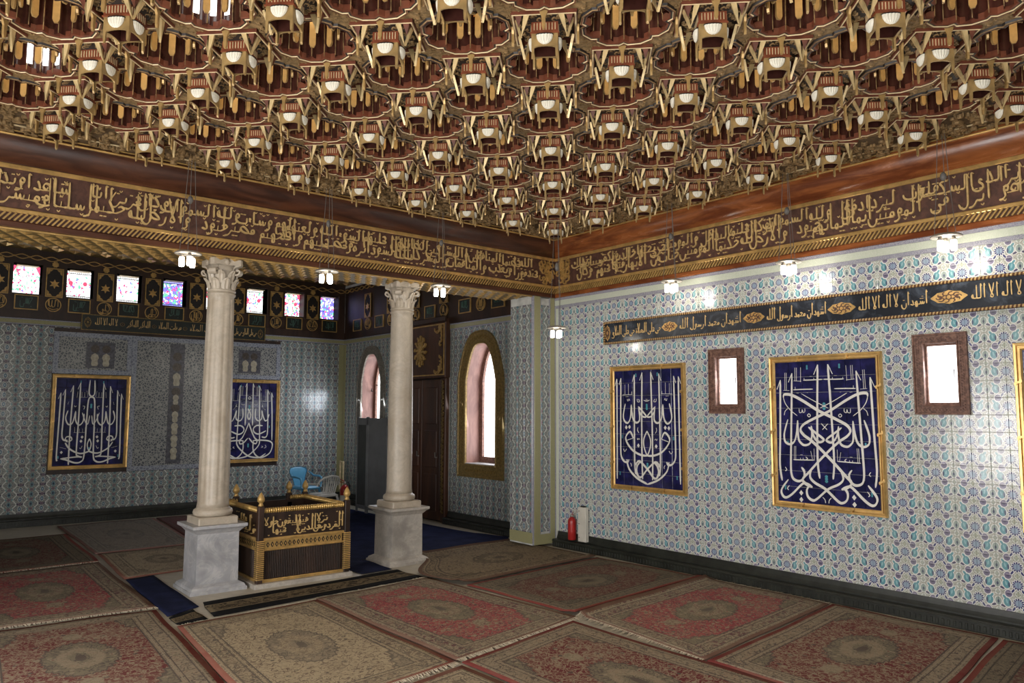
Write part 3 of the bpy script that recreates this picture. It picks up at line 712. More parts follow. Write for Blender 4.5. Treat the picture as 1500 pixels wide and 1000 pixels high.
# small framed windows in the right wall
def small_window(n, a, b):
    e = struct(empty('window_%d' % n, (0, -(a+b)/2, WZ[0])))
    P = Matrix.Translation((0, (a+b)/2, -WZ[0])); T = lambda s, t, h: tuple(P @ Vector(xw(s, t, h)))
    o = rect(a+.085, b-.085, WZ[0]+.085, WZ[1]-.085)
    q = MB(); moulding(q, o, [(0, -.10), (0, .03), (.012, .034), (.014, .024), (.070, .028), (.072, .040), (.085, .040), (.085, 0)], T); q.build('frame', 'window_wood', e)
    q = MB(); moulding(q, o, [(-.001, -.29), (-.001, -.005)], T); q.build('reveal', 'reveal_wood', e)
    q = MB(); moulding(q, rect(a+.100, b-.100, WZ[0]+.105, WZ[1]-.105), [(0, -.06), (0, -.015), (.03, -.015), (.03, -.06)], T); q.build('sash', 'window_wood', e)
    q = MB(); q.box(a+.097, b-.097, WZ[0]+.10, WZ[1]-.10, -.045, -.041, 0, T); q.build('pane', 'pane', e)
    q = MB()                                         # carved scrolls on the frame
    for k in range(26):
        t = (k+.5)/26; L = [(a+.042+t*(b-a-.084), WZ[0]+.043, 0), (a+.042+t*(b-a-.084), WZ[1]-.043, 0), (a+.043, WZ[0]+.043+t*.613, 1), (b-.043, WZ[0]+.043+t*.613, 1)]
        for x, z, v_ in L:
            if v_ == 0 and k % 2: continue
            c = [(x+(.019*cos(u)*(.35+.65*u/5)), z+.019*sin(u)*(.35+.65*u/5)) for u in (0, 1, 2, 3, 4, 5)]
            q.ribbon(c, .008, .026, .033, T, nib=None)
    o_ = q.build('carved_scrolls', 'window_wood', e); o_['kind'] = 'stuff'
    q = MB(); q.box(b-.125, b-.119, 2.06, 2.13, -.014, -.002, 0, T); q.build('latch', 'black', e)
small_window(1, *WIN[0]); small_window(2, *WIN[1])

# the far room behind the columns: right wall, back wall
wall_a = struct(sheet('wall_alcove', rect(.0, 6.5, -.05, 4.45), [arch(1.66, .74, .96, 2.24, 2.80), arch(5.05, .72, 1.28, 2.30, 2.82)], aw, -.30, -.001, 'grout'))
AW = [(1.66, .74, .96, 2.24, 2.80), (5.05, .72, 1.28, 2.30, 2.82)]
def in_arch(y, z, c, w_, b0, sp, top, m):
    if z < b0-m or z > top+m or abs(y-c) > w_/2+m: return False
    if z < sp: return True
    t = math.asin(min(1, max(0, (z-sp)/(top+m-sp))))/(pi/2); return abs(y-c) < (w_/2+m)*(1-t)**.62
sk = lambda y, z: any(in_arch(y, z, *q, .075) for q in AW) or (2.50 < y < 3.9 and z < 3.25)
tile_field(wall_a, aw, .48, .19, 40, 20, TS, TZ*1.02, 'tile_alcove', (), None, skip=sk)
band3(wall_a, aw, .46, 6.2, 3.07, 3.17, 'tile_olive', 'tile_border', e=.2)
skirting('baseboard_alcove', aw, .46, 2.5); skirting('baseboard_alcove', aw, 3.86, 6.15)
def arch_window(n, c, w_, b0, sp, top, fw, gold):
    e = struct(empty('window_%d' % n, (0, c, b0)))
    T = lambda s, t, h: (-h, s-c, t-b0)
    P = arch(c, w_, b0, sp, top)
    q = MB(); moulding(q, P, [(0, -.02), (0, .03), (.015, .04), (.03, .03), (fw-.03, .034), (fw-.02, .046), (fw, .046), (fw, 0)], T); q.build('arched_frame', gold, e)
    q = MB()
    n_ = len(P)
    for k in range(n_):
        a, b = Vector(P[k]), Vector(P[(k+1) % n_]); L = (b-a).length; m_ = max(1, int(L/.045)); nr = Vector((b.y-a.y, a.x-b.x)).normalized()
        for j in range(m_):
            p = a+(b-a)*((j+.5)/m_)+nr*fw*.5
            q.ribbon([(p.x+.03*cos(u), p.y+.03*sin(u)) for u in (0, 1.2, 2.4, 3.6, 4.8)], .008, .032, .040, T, nib=None)
    o = q.build('scroll_relief', gold, e); o['kind'] = 'stuff'
    q = MB(); moulding(q, P, [(-.002, -.32), (-.002, 0)], T); q.build('reveal', 'reveal_wood', e)
    Q = arch(c, w_-.16, b0+.10, sp, top-.07)
    q = MB(); moulding(q, Q, [(0, -.30), (0, -.24), (.09, -.24), (.09, -.30)], T); q.build('sash', 'window_wood', e)
    q = MB(); q.prism(arch(c, w_-.15, b0+.095, sp, top-.065), -.29, -.285, T); q.build('pane', 'pane', e)
    q = MB(); q.bbox(c-w_/2, c+w_/2, b0-.02, b0+.012, -.30, .03, .006, 0, T); q.build('sill', 'marble_grey', e)
    if n == 4:
        q = MB(); q.box(c-w_/2+.08, c+w_/2-.08, 2.245, 2.26, -.285, -.25, 0, T); q.build('glazing_bar', 'window_wood', e)
        for z in (1.42, 2.14):
            q = MB(); q.tube([T(c+w_/2-.03, z, -.2), T(c+w_/2-.07, z, -.16), T(c+w_/2-.07, z+.05, -.16)], .012, 6); q.build('hook', 'black', e)
M['arch_gold'] = plain('dull_gold_carving', (.23, .155, .05), .45, .35, .5, .3, 30, .4, 70)
M['arch_grey'] = plain('grey_carved_surround', (.20, .18, .15), .5, .1, .5, .3, 30, .4, 70)
arch_window(3, *AW[0], .20, 'arch_gold'); arch_window(4, *AW[1], .16, 'arch_grey')

# back wall of the far room
wall_b = struct(sheet('wall_back', rect(-9.3, .32, -.05, 4.45), [rect(x-.19, x+.19, 3.56, 4.02) for x in [-7.58, -6.86, -6.13]+[-5.41+.725*k for k in range(8)]], bw, -.30, -.001, 'wood_dark'))
BP = [(-5.005, -3.87), (-2.435, -1.325)]; BZ = (.83, 2.325)
blkb = [(-5.01, -1.315, .76, 3.06)]
tile_field(wall_b, bw, -9.2, .19, 64, 20, TS, TZ*1.02, 'tile_alcove', blkb, None)
band3(wall_b, bw, -9.2, -4.65, 3.075, 3.17, 'tile_olive', 'tile_border', e=.2); band3(wall_b, bw, -1.63, 0, 3.075, 3.17, 'tile_olive', 'tile_border', e=.2)
strip(wall_b, 'corner_border', bw, -.11, -.012, .19, 3.07, .014, 'tile_olive'); strip(wall_a, 'corner_border', aw, 6.09, 6.185, .19, 3.07, .014, 'tile_olive')
skirting('baseboard_back', bw, -9.2, -.02)
# fine scroll panels framed by blue-grey borders between and over the two inscribed panels
def framed(a0, a1, b0, b1, w_=.075):
    strip(wall_b, 'scroll_panel', bw, a0+w_, a1-w_, b0+w_, b1-w_, .006, 'tile_fine', sc=1.6)
    for q in ((a0, a1, b0, b0+w_), (a0, a1, b1-w_, b1), (a0, a0+w_, b0+w_, b1-w_), (a1-w_, a1, b0+w_, b1-w_)): strip(wall_b, 'grey_border', bw, *q, .012, 'tile_grey', sc=3.)
framed(-5.01, -3.87, 2.335, 3.0); framed(-2.44, -1.315, 2.335, 3.0); framed(-3.868, -2.442, .765, 3.0)
M['ornament'] = plain('ornament_tile', (.42, .38, .29), .25, 0, .5, .2, 30); M['ornament_dark'] = plain('ornament_dark_tile', (.085, .07, .06), .25, 0, .5, .3, 40)
M['orn_grey'] = plain('dark_grey_ornament_ground', (.10, .10, .115), .25, 0, .5, .3, 30)
def vase(q, x, z, sc, T, h=.010):
    q.prism([(x+sc*a, z+sc*b) for a, b in ((-.3, 0), (.3, 0), (.42, .3), (.34, .75), (.5, 1.1), (.38, 1.5), (0, 1.75), (-.38, 1.5), (-.5, 1.1), (-.34, .75), (-.42, .3))], h-.006, h, T)
for x0, x1 in ((-4.52, -4.16), (-2.06, -1.72)):
    q = MB(); q.prism(rect(x0-.03, x1+.03, 2.44, 2.86), .006, .009, bw); q.build('ornament_ground', 'orn_grey', wall_b)
    for k in (0, 1):
        c = x0+(x1-x0)*(.27+.46*k)
        q = MB(); vase(q, c, 2.47, .12, bw, .014); q.build('vase_motif', 'ornament', wall_b)
        q = MB(); q.lathe([(.065, 0), (.065, .004)], 10); q.v = [bw(c+x, 2.75+y, .010+z) for x, y, z in q.v]; q.build('rosette_motif', 'ornament_dark', wall_b)
q = MB(); q.prism(rect(-3.27, -3.03, .86, 2.9), .006, .010, bw); q.build('ornament_ground', 'orn_grey', wall_b)
for z, s_ in ((2.18, .13), (1.86, .10), (.93, .12), (1.14, .12), (1.35, .12), (1.56, .11)):
    q = MB(); vase(q, -3.15, z, s_, bw, .016); q.build('vase_motif', 'ornament', wall_b)
for z in (2.08, 2.50, 2.68, 1.80):
    q = MB(); q.lathe([(.075, 0), (.075, .004)], 10); q.v = [bw(-3.15+x, z+y, .011+zz) for x, y, zz in q.v]; q.build('rosette_motif', 'ornament_dark', wall_b)

# upper wall of the far room: stained-glass lights, star panels, medallions and green tablets
NAMES = ['محمد', 'الله', 'علي', 'عمر', 'عثمان', 'حسن', 'حسين', 'طلحة', 'سعد', 'سعيد', 'الزبير', 'احمد']
def star_panel(parent, T, x, z0=3.53, z1=3.99, w_=.24):
    q = MB(); q.bbox(x-w_/2, x+w_/2, z0, z1, 0, .02, .005, 0, T); f = q.build('star_panel', 'black', parent)
    q = MB(); moulding(q, rect(x-w_/2+.014, x+w_/2-.014, z0+.014, z1-.014), [(0, .018), (0, .030), (.014, .030), (.014, .0)], T); q.build('gilt_rim', 'gold', f)
    q = MB(); zc = (z0+z1)/2-.02
    q.prism([(x+(.075 if k % 2 == 0 else .036)*sin(k*pi/6), zc+(.075 if k % 2 == 0 else .036)*cos(k*pi/6)) for k in range(12)], .018, .032, T); q.build('star', 'gold_bright', f)
    q = MB()
    for sx in (-1, 1):
        for sz in (-1, 1):
            cx, cz = x+sx*(w_/2-.02), (z1-.02 if sz > 0 else z0+.02)
            q.prism([(cx, cz), (cx-sx*.075, cz), (cx-sx*.05, cz-sz*.03), (cx-sx*.03, cz-sz*.035), (cx-sx*.03, cz-sz*.06), (cx, cz-sz*.09)][::(1 if sx*sz > 0 else -1)], .018, .026, T)
    q.build('corner_scrolls', 'gold', f)
def rosette_block(parent, T, x, z):
    q = MB(); q.prism([(x+.05*cos(k*pi/8)*(1 if k % 2 else .8), z+.05*sin(k*pi/8)*(1 if k % 2 else .8)) for k in range(16)], 0, .03, T); q.build('rosette_block', 'gold', parent)
def medallion(parent, T, x, z, nm, col='gold'):
    e = MB(); e.prism([(x+.105*cos(k*pi/12), z+.105*sin(k*pi/12)) for k in range(24)], 0, .012, T); f = e.build('medallion', 'black', parent)
    e = MB(); moulding(e, [(x+.098*cos(k*pi/12), z+.098*sin(k*pi/12)) for k in range(24)], [(0, .01), (0, .022), (.012, .022), (.012, 0)], T); e.build('gilt_ring', col, f)
    e = MB(); write(e, [nm], x+.082, x-.082, T, .012, .018, (z-.08, z+.08), (.013, .62), (.30,)); e.ribbon([(x+.07, z-.05), (x, z-.075), (x-.07, z-.05)], .01, .012, .018, T)
    e.build('lettering', col, f)
def tablet(parent, T, x, z, nm, w_=.29, h_=.20):
    e = MB(); e.bbox(x-w_/2, x+w_/2, z-h_/2, z+h_/2, 0, .012, .003, 0, T); f = e.build('tablet', 'board_dark', parent)
    e = MB(); moulding(e, rect(x-w_/2, x+w_/2, z-h_/2, z+h_/2), [(-.0, .01), (0, .022), (.014, .022), (.014, 0)], T); e.build('gilt_rim', 'gold', f)
    e = MB(); write(e, [nm], x+.09, x-.09, T, .012, .018, (z-.075, z+.075), (.014, .6), (.32,)); e.build('lettering', 'green_ink', f)
WX = [-5.41+.725*k for k in range(8)]
order = [0, 1, 2, 3, 1, 5, 6, 7]
for k, x in enumerate(WX):
    e = struct(empty('window_%d' % (5+k), (x, 6.2, 3.56))); T = lambda s, t, h, x=x: (s-x, -h, t-3.56)
    q = MB(); moulding(q, rect(x-.19, x+.19, 3.56, 4.02), [(0, -.22), (0, .0), (.012, .012), (.028, .012), (.028, 0)], T); q.build('deep_frame', 'wood_dark', e)
    q = MB(); q.box(x-.185, x+.185, 3.565, 4.015, -.215, -.205, 0, T)
    p = q.build('stained_pane', 'stain%d' % order[k], e, lambda v: ((v.x+.185)/.37, (v.z-.005)/.45))
    q = MB(); q.bbox(x-.15, x+.15, 3.995, 4.008, -.19, -.02, .003, 0, T); q.build('top_reveal', 'ivory', e)
for k in range(9):
    x = -5.7725+.725*k
    if x > -.1: continue
    star_panel(wall_b, bw, x); rosette_block(wall_b, bw, x, 4.05); medallion(wall_b, bw, x, 3.41, NAMES[k % 12])
for k, x in enumerate(WX): tablet(wall_b, bw, x, 3.42, NAMES[(k+5) % 12])
for k, y in enumerate((1.25, 2.1, 3.1, 3.95, 4.8, 5.65)):
    star_panel(wall_a, aw, y-.42 if k else y-.42); medallion(wall_a, aw, y-.42, 3.41, NAMES[(k+3) % 12]); tablet(wall_a, aw, y, 3.42, NAMES[(k+7) % 12])
mb = MB(); mb.box(-9.2, -.02, 3.175, 3.30, 0, .03, 0, bw); mb.build('dark_cornice', 'wood_dark', wall_b)
mb = MB(); mb.box(.0, 6.19, 3.17, 4.2, -.0008, .0004, 0, aw); mb.build('upper_boards', 'wood_dark', wall_a)
mb = MB(); mb.box(.5, 6.16, 3.175, 3.30, 0, .03, 0, aw); mb.build('dark_cornice', 'wood_dark', wall_a)
mb = MB()
for k in range(46):                                  # chain of gilt loops along the top of the back wall
    x = -9+.2*k
    mb.ribbon([(x, 4.13), (x+.1, 4.095), (x+.2, 4.13)], .012, .0, .02, bw, nib=None); mb.ribbon([(x, 4.13), (x+.1, 4.165), (x+.2, 4.13)], .012, .0, .02, bw, nib=None)
    mb.prism([(x+.014*cos(u), 4.13+.014*sin(u)) for u in (0, 1.57, 3.14, 4.71)], 0, .03, bw)
mb.build('gilt_loop_chain', 'gold', wall_b)['kind'] = 'stuff'
mb = MB()
for k in range(28):
    y = .6+.2*k; mb.ribbon([(y, 4.13), (y+.1, 4.095), (y+.2, 4.13)], .012, .0, .02, aw, nib=None); mb.ribbon([(y, 4.13), (y+.1, 4.165), (y+.2, 4.13)], .012, .0, .02, aw, nib=None)
mb.build('gilt_loop_chain', 'gold', wall_a)['kind'] = 'stuff'

# door with its carved hood in the far room's right wall
d = struct(empty('door_1', (0, 3.2, 0))); TD = lambda s, t, h: (-h, s-3.2, t)
q = MB(); q.box(2.66, 3.80, 0, 2.32, .0, .02, 0, TD); q.build('door_back', 'black', d)
for k, y in enumerate((2.70, 3.24)):
    q = MB(); q.bbox(y, y+.53, .02, 2.28, .02, .05, .006, 0, TD); L = q.build('door_leaf', 'wood_brown', d)
    for z0, z1 in ((.15, .75), (.85, 1.45), (1.55, 2.15)):
        q = MB(); q.bbox(y+.08, y+.45, z0, z1, .05, .062, .01, 0, TD); q.build('raised_panel', 'wood_brown', L)
    q = MB(); q.tube([TD(y+.06, 1.02, .06), TD(y+.06, 1.02, .10), TD(y+.06, 1.10, .10)], .010, 6); q.build('door_handle', 'lamp_plate', L)
for y0, y1 in ((2.52, 2.66), (3.80, 3.94)):
    q = MB(); q.bbox(y0, y1, 0, 2.30, 0, .07, .012, 0, TD); J = q.build('carved_jamb', 'wood_brown', d)
    q = MB()
    for z in range(24): q.ribbon([(y0+.04, .15+z*.088), (y0+.09, .18+z*.088), (y0+.05, .21+z*.088), (y0+.10, .235+z*.088)], .02, .07, .085, TD, nib=None)
    q.build('carving', 'arch_gold', J)
q = MB(); q.bbox(2.50, 3.95, 2.30, 3.27, 0, .10, .012, 0, TD); H = q.build('carved_hood', 'wood_brown', d)
q = MB(); q.bbox(2.46, 3.99, 3.20, 3.29, .10, .15, .012, 0, TD); q.build('hood_cornice', 'wood_dark', H)
q = MB(); moulding(q, rect(2.54, 3.91, 2.36, 3.16), [(0, .098), (0, .112), (.02, .112), (.02, .098)], TD); q.build('gilt_rim', 'gold', H)
q = MB()
for k in range(12):
    a = k*pi/6
    for r0, r1 in ((.05, .16), (.17, .26)):
        q.ribbon([(3.22+r0*.7*cos(a), 2.76+r0*sin(a)), (3.22+(r0+r1)/2*.7*cos(a+.18), 2.76+(r0+r1)/2*sin(a+.18)), (3.22+r1*.7*cos(a), 2.76+r1*sin(a))], .035, .10, .125, TD, nib=None)
q.prism([(3.22+.04*cos(u*pi/6), 2.76+.05*sin(u*pi/6)) for u in range(12)], .10, .13, TD); q.build('sunburst_boss', 'gold', H)
q = MB()
for sy in (-1, 1):
    for sz in (-1, 1):
        cy, cz = 3.225+sy*.6, 2.76+sz*.34
        for k in range(5):
            a = k*.9
            q.ribbon([(cy-sy*.03*k+.05*cos(a+u), cz-sz*.02*(k % 2)+.05*sin(a+u)) for u in (0, 1, 2, 3)], .022, .10, .118, TD, nib=None)
            q.ribbon([(cy+.03*cos(a+u), cz-sz*.06*k+.04*sin(a+u)) for u in (0, 1, 2, 3)], .022, .10, .118, TD, nib=None)
q.build('gilt_corner_scrolls', 'gold', H)

# pilaster that carries the beam at the right wall
pil = struct(empty('trim_1', (0, 0, 0)))
q = MB(); q.box(-.41, -.002, .0, .46, .03, 3.3); q.build('core', 'grout', pil)
pf = lambda s, t, h: (s, -h, t); ps = lambda s, t, h: (-.41-h, s, t)
for a0, a1, m_, h in ((-.41, -.385, 'tile_border', .006), (-.385, -.28, 'tile_olive', .011), (-.28, -.262, 'tile_border', .006), (-.118, -.10, 'tile_border', .006), (-.10, -.022, 'tile_olive', .011), (-.022, -.003, 'tile_border', .006)):
    strip(pil, 'front_border', pf, a0, a1, .16 if m_ == 'tile_olive' else .03, 3.3, h, m_)
strip(pil, 'front_border', pf, -.385, -.022, .03, .16, .011, 'tile_olive')
tile_field(pil, pf, -.262, .19, 1, 20, .144, .150, 'tile_alcove', (), None, name='front_tiles', off=0)
tile_field(pil, ps, .02, .19, 3, 20, .143, .150, 'tile_alcove', (), None, name='side_tiles', off=0)
strip(pil, 'foot_border', ps, .0, .46, .05, .19, .010, 'tile_olive'); strip(pil, 'side_border', ps, 0, .02, .19, 3.3, .008, 'tile_border')
# hidden sides of the hall: west and south walls with their tall windows
def far_wall(name, T, a0, a1, wins):
    wl = struct(sheet(name, rect(a0, a1, -.05, 4.4), [rect(c-.8, c+.8, .25, 2.85) for c in wins], T, -.30, 0, 'wall_plain'))
    for c in wins:
        q = MB(); moulding(q, rect(c-.8, c+.8, .25, 2.85), [(-.05, -.12), (-.05, .03), (.08, .03), (.08, 0)], T); q.build('window_frame', 'window_wood', wl)
        q = MB(); q.box(c-.76, c+.76, .29, 2.81, -.12, -.115, 0, T); q.build('window_pane', 'pane', wl)
M['wall_plain'] = plain('pale_tiled_wall', (.40, .43, .42), .4, 0, .5, .15, 4)
far_wall('wall_left', lambda s, t, h: (-9.0+h, s, t), -9.3, 6.5, (-7.2, -2.7))
far_wall('wall_front', lambda s, t, h: (s, -9.0+h, t), -9.3, .3, (-5.7,))
# ------------------------------------------------------------------ carved cornice with the two inscription friezes
def cornice(n, T, a0, a1, cw, flipx, words, t0, t1, rosx):
    """a runs along the wall; h out of it."""
    e = struct(empty('trim_%d' % n, (0, 0, 0)))
    def prof(name, pts, mat):
        q = MB(); k = len(pts)
        for a in (a0, a1):
            for h, z in pts: q.v.append(T(a, z, h))
        for i in range(k): q.face((i, (i+1) % k, k+(i+1) % k, k+i), 0, None, False)
        q.face(range(k)); q.face(range(2*k-1, k-1, -1)); return q.build(name, mat, e)
    prof('lower_board', [(-.02, 3.30), (.035, 3.30), (.035, 3.345), (.03, 3.355), (-.02, 3.355)], cw)
    prof('slat_ground', [(-.02, 3.355), (.008, 3.355), (.008, 3.43), (-.02, 3.43)], 'band_ground')
    prof('gold_fillet', [(-.02, 3.43), (.016, 3.43), (.020, 3.436), (.020, 3.460), (.016, 3.466), (-.02, 3.466)], 'gold_bright')
    prof('frieze_ground', [(-.02, 3.466), (.004, 3.466), (.004, 3.808), (-.02, 3.808)], 'band_ground')
    prof('gold_fillet', [(-.02, 3.808), (.016, 3.808), (.020, 3.813), (.020, 3.842), (.016, 3.848), (-.02, 3.848)], 'gold_bright')
    rl = [(-.02, 3.848), (.012, 3.848)]+[(.125-.115*cos(t), 3.852+.205*sin(t)) for t in [k*pi/2/10 for k in range(11)]]+[(.135, 4.06), (.135, 4.2), (-.02, 4.2)]
    q = MB(); k = len(rl)
    rl = [(-.02, 3.848), (.010, 3.848)]+[(.010+.125*sin(t)**1.1, 3.852+.21*(1-cos(t))) for t in [j*pi/2/10 for j in range(11)]]+[(.14, 4.064), (.14, 4.2), (-.02, 4.2)]
    # convex roll: bulges out as it rises
    rl = [(-.02, 3.848), (.012, 3.848)]+[(.012+.118*sin(t), 3.852+.212*(1-cos(t))*.55+.212*.45*t/(pi/2)) for t in [j*pi/2/12 for j in range(13)]]+[(.132, 4.2), (-.02, 4.2)]
    k = len(rl)
    for a in (a0, a1):
        for h, z in rl: q.v.append(T(a, z, h))
    for i in range(k): q.face((i, (i+1) % k, k+(i+1) % k, k+i), 0, None, 2 <= i < k-3)
    q.build('roll_moulding', cw, e)
    prof('gold_bead', [(.128, 4.058), (.150, 4.058), (.154, 4.066), (.150, 4.074), (.128, 4.074)], 'gold_bright')
    q = MB(); a = a0+.02
    while a < a1-.06:
        q.ribbon([(a, 3.358), (a+.055*flipx, 3.428)] if flipx > 0 else [(a+.055, 3.358), (a, 3.428)], .0135, .008, .026, T, nib=None, taper=False); a += .040
    q.build('slanted_slats', 'gold', e)['kind'] = 'stuff'
    q = MB(); write(q, words, t0, t1, T, .004, .020, (3.472, 3.803), (.0185, .098), (.25, .62, .20, .57), squeeze=.44); q.build('lettering', 'gold_pale', e)
    # foliate block at the corner
    q = MB(); rr = random.Random(n)
    for k in range(34):
        c = (rosx+rr.uniform(-.10, .10), rr.uniform(3.50, 3.78)); p = rr.uniform(0, 6)
        q.ribbon([(c[0]+.045*cos(p+u)*(1-u/7), c[1]+.05*sin(p+u)*(1-u/7)) for u in (0, 1, 2, 3, 4, 5)], .013, .004, .024, T, nib=None)
    q.build('corner_scrolls', 'gold_bright', e)['kind'] = 'stuff'
    return e
TXT_R = 'وينصرك الله نصرا عزيزا هو الذي انزل السكينة في قلوب المومنين ليزدادوا ايمانا مع ايمانهم ولله جنود السموات والارض وكان الله عليما حكيما ليدخل المومنين والمومنات جنات تجري من تحتها الانهار خالدين فيها ويكفر عنهم سيئاتهم وكان ذلك'.split()
TXT_L = 'عند الله فوزا عظيما ويعذب المنافقين والمنافقات والمشركين والمشركات الظانين بالله ظن السوء عليهم دائرة السوء وغضب الله عليهم ولعنهم واعد لهم جهنم وساءت مصيرا ولله جنود السموات والارض وكان الله عزيزا حكيما انا ارسلناك شاهدا ومبشرا ونذيرا'.split()
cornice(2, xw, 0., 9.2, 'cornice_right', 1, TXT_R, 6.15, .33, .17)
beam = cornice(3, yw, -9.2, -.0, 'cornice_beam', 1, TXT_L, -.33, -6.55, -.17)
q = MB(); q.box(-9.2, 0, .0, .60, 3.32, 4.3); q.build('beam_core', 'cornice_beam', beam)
# gilded soffit bosses under the beam
q = MB(); q.box(-9.2, -.41, .03, .60, 3.298, 3.322); q.build('soffit', 'arch_gold', beam)
q = MB()
for i in range(62):
    for j in range(4):
        x, y = -9.1+.14*i+.07*(j % 2), .11+.135*j
        q.add([(x-.055, y, 3.298), (x, y-.055, 3.298), (x+.055, y, 3.298), (x, y+.055, 3.298), (x, y, 3.272)], [(0, 1, 4), (1, 2, 4), (2, 3, 4), (3, 0, 4)])
q.build('soffit_bosses', 'gold_bright', beam)['kind'] = 'stuff'
q = MB(); q.bbox(-9.2, -.0, .0, .025, 3.285, 3.302, .004); q.build('soffit_bead', 'gold', beam)

# ------------------------------------------------------------------ muqarnas ceiling
CZ = 4.10
ceil = struct(empty('ceiling', (0, 0, CZ)))
def cplate(x0, x1, y0, y1, mat, name='plain_boards'):
    q = MB(); q.box(x0, x1, y0, y1, 0, .06); return q.build(name, mat, ceil)
PX, PY, OX, OY = .676, .716, -.655, -.715
LQ = .195                                            # half edge of the square pendants
def in_view(x, y, z, m):
    d = Vector((x, y, z))-CAM; f = d.dot(fwd)
    if f < .6: return False
    return abs(d.dot(rgt)/f*FPX) < 750+m and abs(d.dot(upv)/f*FPX) < 500+m
star = []
for k in range(8):
    a = k*pi/4
    star += [(.247*cos(a), .247*sin(a)), (.287*cos(a+.14), .287*sin(a+.14)), (.300*cos(a+pi/8), .300*sin(a+pi/8)), (.287*cos(a+pi/4-.14), .287*sin(a+pi/4-.14))]
def ring_star(k): return [(x*k, y*k) for x, y in star]
idt = lambda a, b, h: (a, b, h)
# shared meshes -------------------------------------------------------------
def me_rim():
    q = MB(); P = ring_star(.865)
    moulding(q, P, [(0, .03), (0, -.008), (.009, -.013)], idt, 0); moulding(q, P, [(.009, -.013), (.020, -.011)], idt, 1)
    moulding(q, P, [(.020, -.011), (.0245, -.016)], idt, 2); moulding(q, P, [(.0245, -.016), (.032, -.017)], idt, 0); moulding(q, P, [(.032, -.017), (.037, -.013)], idt, 3); moulding(q, P, [(.037, -.013), (.043, 0)], idt, 1)
    return q.mesh('star_rim', ['frame_red', 'inlay_black', 'ivory', 'tan_carved'])
def flute(a, z): return 1-.16*abs(sin(a*8))**.8*max(0, 1-z*1.0)
def me_flutes():
    q = MB(); n = 96
    prof = [(.245, 0), (.243, .10), (.236, .19), (.216, .27), (.172, .335), (.13, .36), (.13, .47), (.10, .50), (.03, .52)]
    q.lathe(prof, n, mod=lambda a, z: 1+.17*(abs(sin(a*8))**.6-.75)*(1 if z < .30 else .25), cap=False)
    o = len(q.v); q.lathe([(.03, .519), (.001, .52)], 12, cap=False)
    return q.mesh('fluted_dome', 'flute_wood')
def me_fillets():
    q = MB()
    for k in range(16):
        a = k*pi/8
        P = [(r*.875*cos(a), r*.875*sin(a), z) for r, z in ((.245, -.002), (.243, .10), (.236, .19), (.214, .27))]
        q.tube(P, .0032, 4, sm=False)
    return q.mesh('ivory_fillets', 'tan_carved')
def tongue_shape(q, T, w0, w1, z0, z1, th=.007, mi=0):
    """Hanging gilt tongue: flared head, straight blade, chamfered tip."""
    zs = [(z0, w0), (z0-.018, w0*.8), (z0-.04, w1), (z1+.02, w1), (z1, w1*.55)]
    o = len(q.v)
    for z, w_ in zs:
        for sx, sy in ((-1, -1), (1, -1), (1, 1), (-1, 1)): q.v.append(tuple(T(sx*w_/2, sy*th, z)))
    for k in range(4):
        for i in range(4): q.face((o+k*4+i, o+k*4+(i+1) % 4, o+k*4+4+(i+1) % 4, o+k*4+4+i), mi)
    q.face((o, o+1, o+2, o+3), mi); q.face((o+19, o+18, o+17, o+16), mi)
def me_tongue(z0, z1, w0, w1):
    q = MB(); tongue_shape(q, idt, w0, w1, z0, z1); return q.mesh('gold_tongue', 'tongue_gold')
def me_drum_inner():
    q = MB()
    q.lathe([(.150, .228), (.172, .24), (.172, .258), (.150, .268)], 8, mi=0, cap=False, sm=False)
    for k in range(8):
        a = (k+.5)*pi/4; c, s_ = cos(a), sin(a)
        if k % 3 == 0: q.add([(c*.178-s_*x, s_*.178+c*x, z) for x, z in ((-.05, .19), (.05, .19), (.05, .26), (0, .28), (-.05, .26))], [(0, 1, 2, 3, 4)], 1)
    return q.mesh('inner_gallery', ['drum_red', 'lit_wood'])
def me_filler():
    """Carved board between the wells: the cell less the star well and the corners of four square pendants."""
    hx, hy = .35, .35; r = LQ*sqrt(2)
    out = [(hx-r, -hy), (hx, -hy+r), (hx, hy-r), (hx-r, hy), (-hx+r, hy), (-hx, hy-r), (-hx, -hy+r), (-hx+r, -hy)]
    out = [(-hx+r, -hy), (hx-r, -hy), (hx, -hy+r), (hx, hy-r), (hx-r, hy), (-hx+r, hy), (-hx, hy-r), (-hx, -hy+r)]
    q = MB(); hole = ring_star(1.0)
    flat = out+hole
    for h in (0, .03):
        for a, b in flat: q.v.append((a, b, h))
    for t in tessellate_polygon([[Vector((a, b, 0)) for a, b in out], [Vector((a, b, 0)) for a, b in hole]]): q.face(t)
    rr = random.Random(3)
    for k in range(150):
        x, y = rr.uniform(-.35, .35), rr.uniform(-.35, .35)
        if sqrt(x*x+y*y) < .315 or abs(x)+abs(y) > .70-r-.02: continue
        p = rr.uniform(0, 6.3)
        q.ribbon([(x+.018*cos(p+u)*(1-u/6), y+.018*sin(p+u)*(1-u/6)) for u in (0, 1.3, 2.6, 3.9)], .009, -.0005, -.008, idt, nib=None)
    return q.mesh('carved_filler', 'tan_carved')
def me_frame():
    q = MB(); moulding(q, rect(-LQ+.02, LQ-.02, -LQ+.02, LQ-.02), [(0, .02), (0, -.016), (.010, -.022), (.020, -.016), (.020, .01)], idt, 0)
    moulding(q, rect(-LQ+.015, LQ-.015, -LQ+.015, LQ-.015), [(.001, -.0205), (.006, -.0235), (.011, -.0205)], idt, 1)
    return q.mesh('square_frame', ['frame_red', 'ivory'])
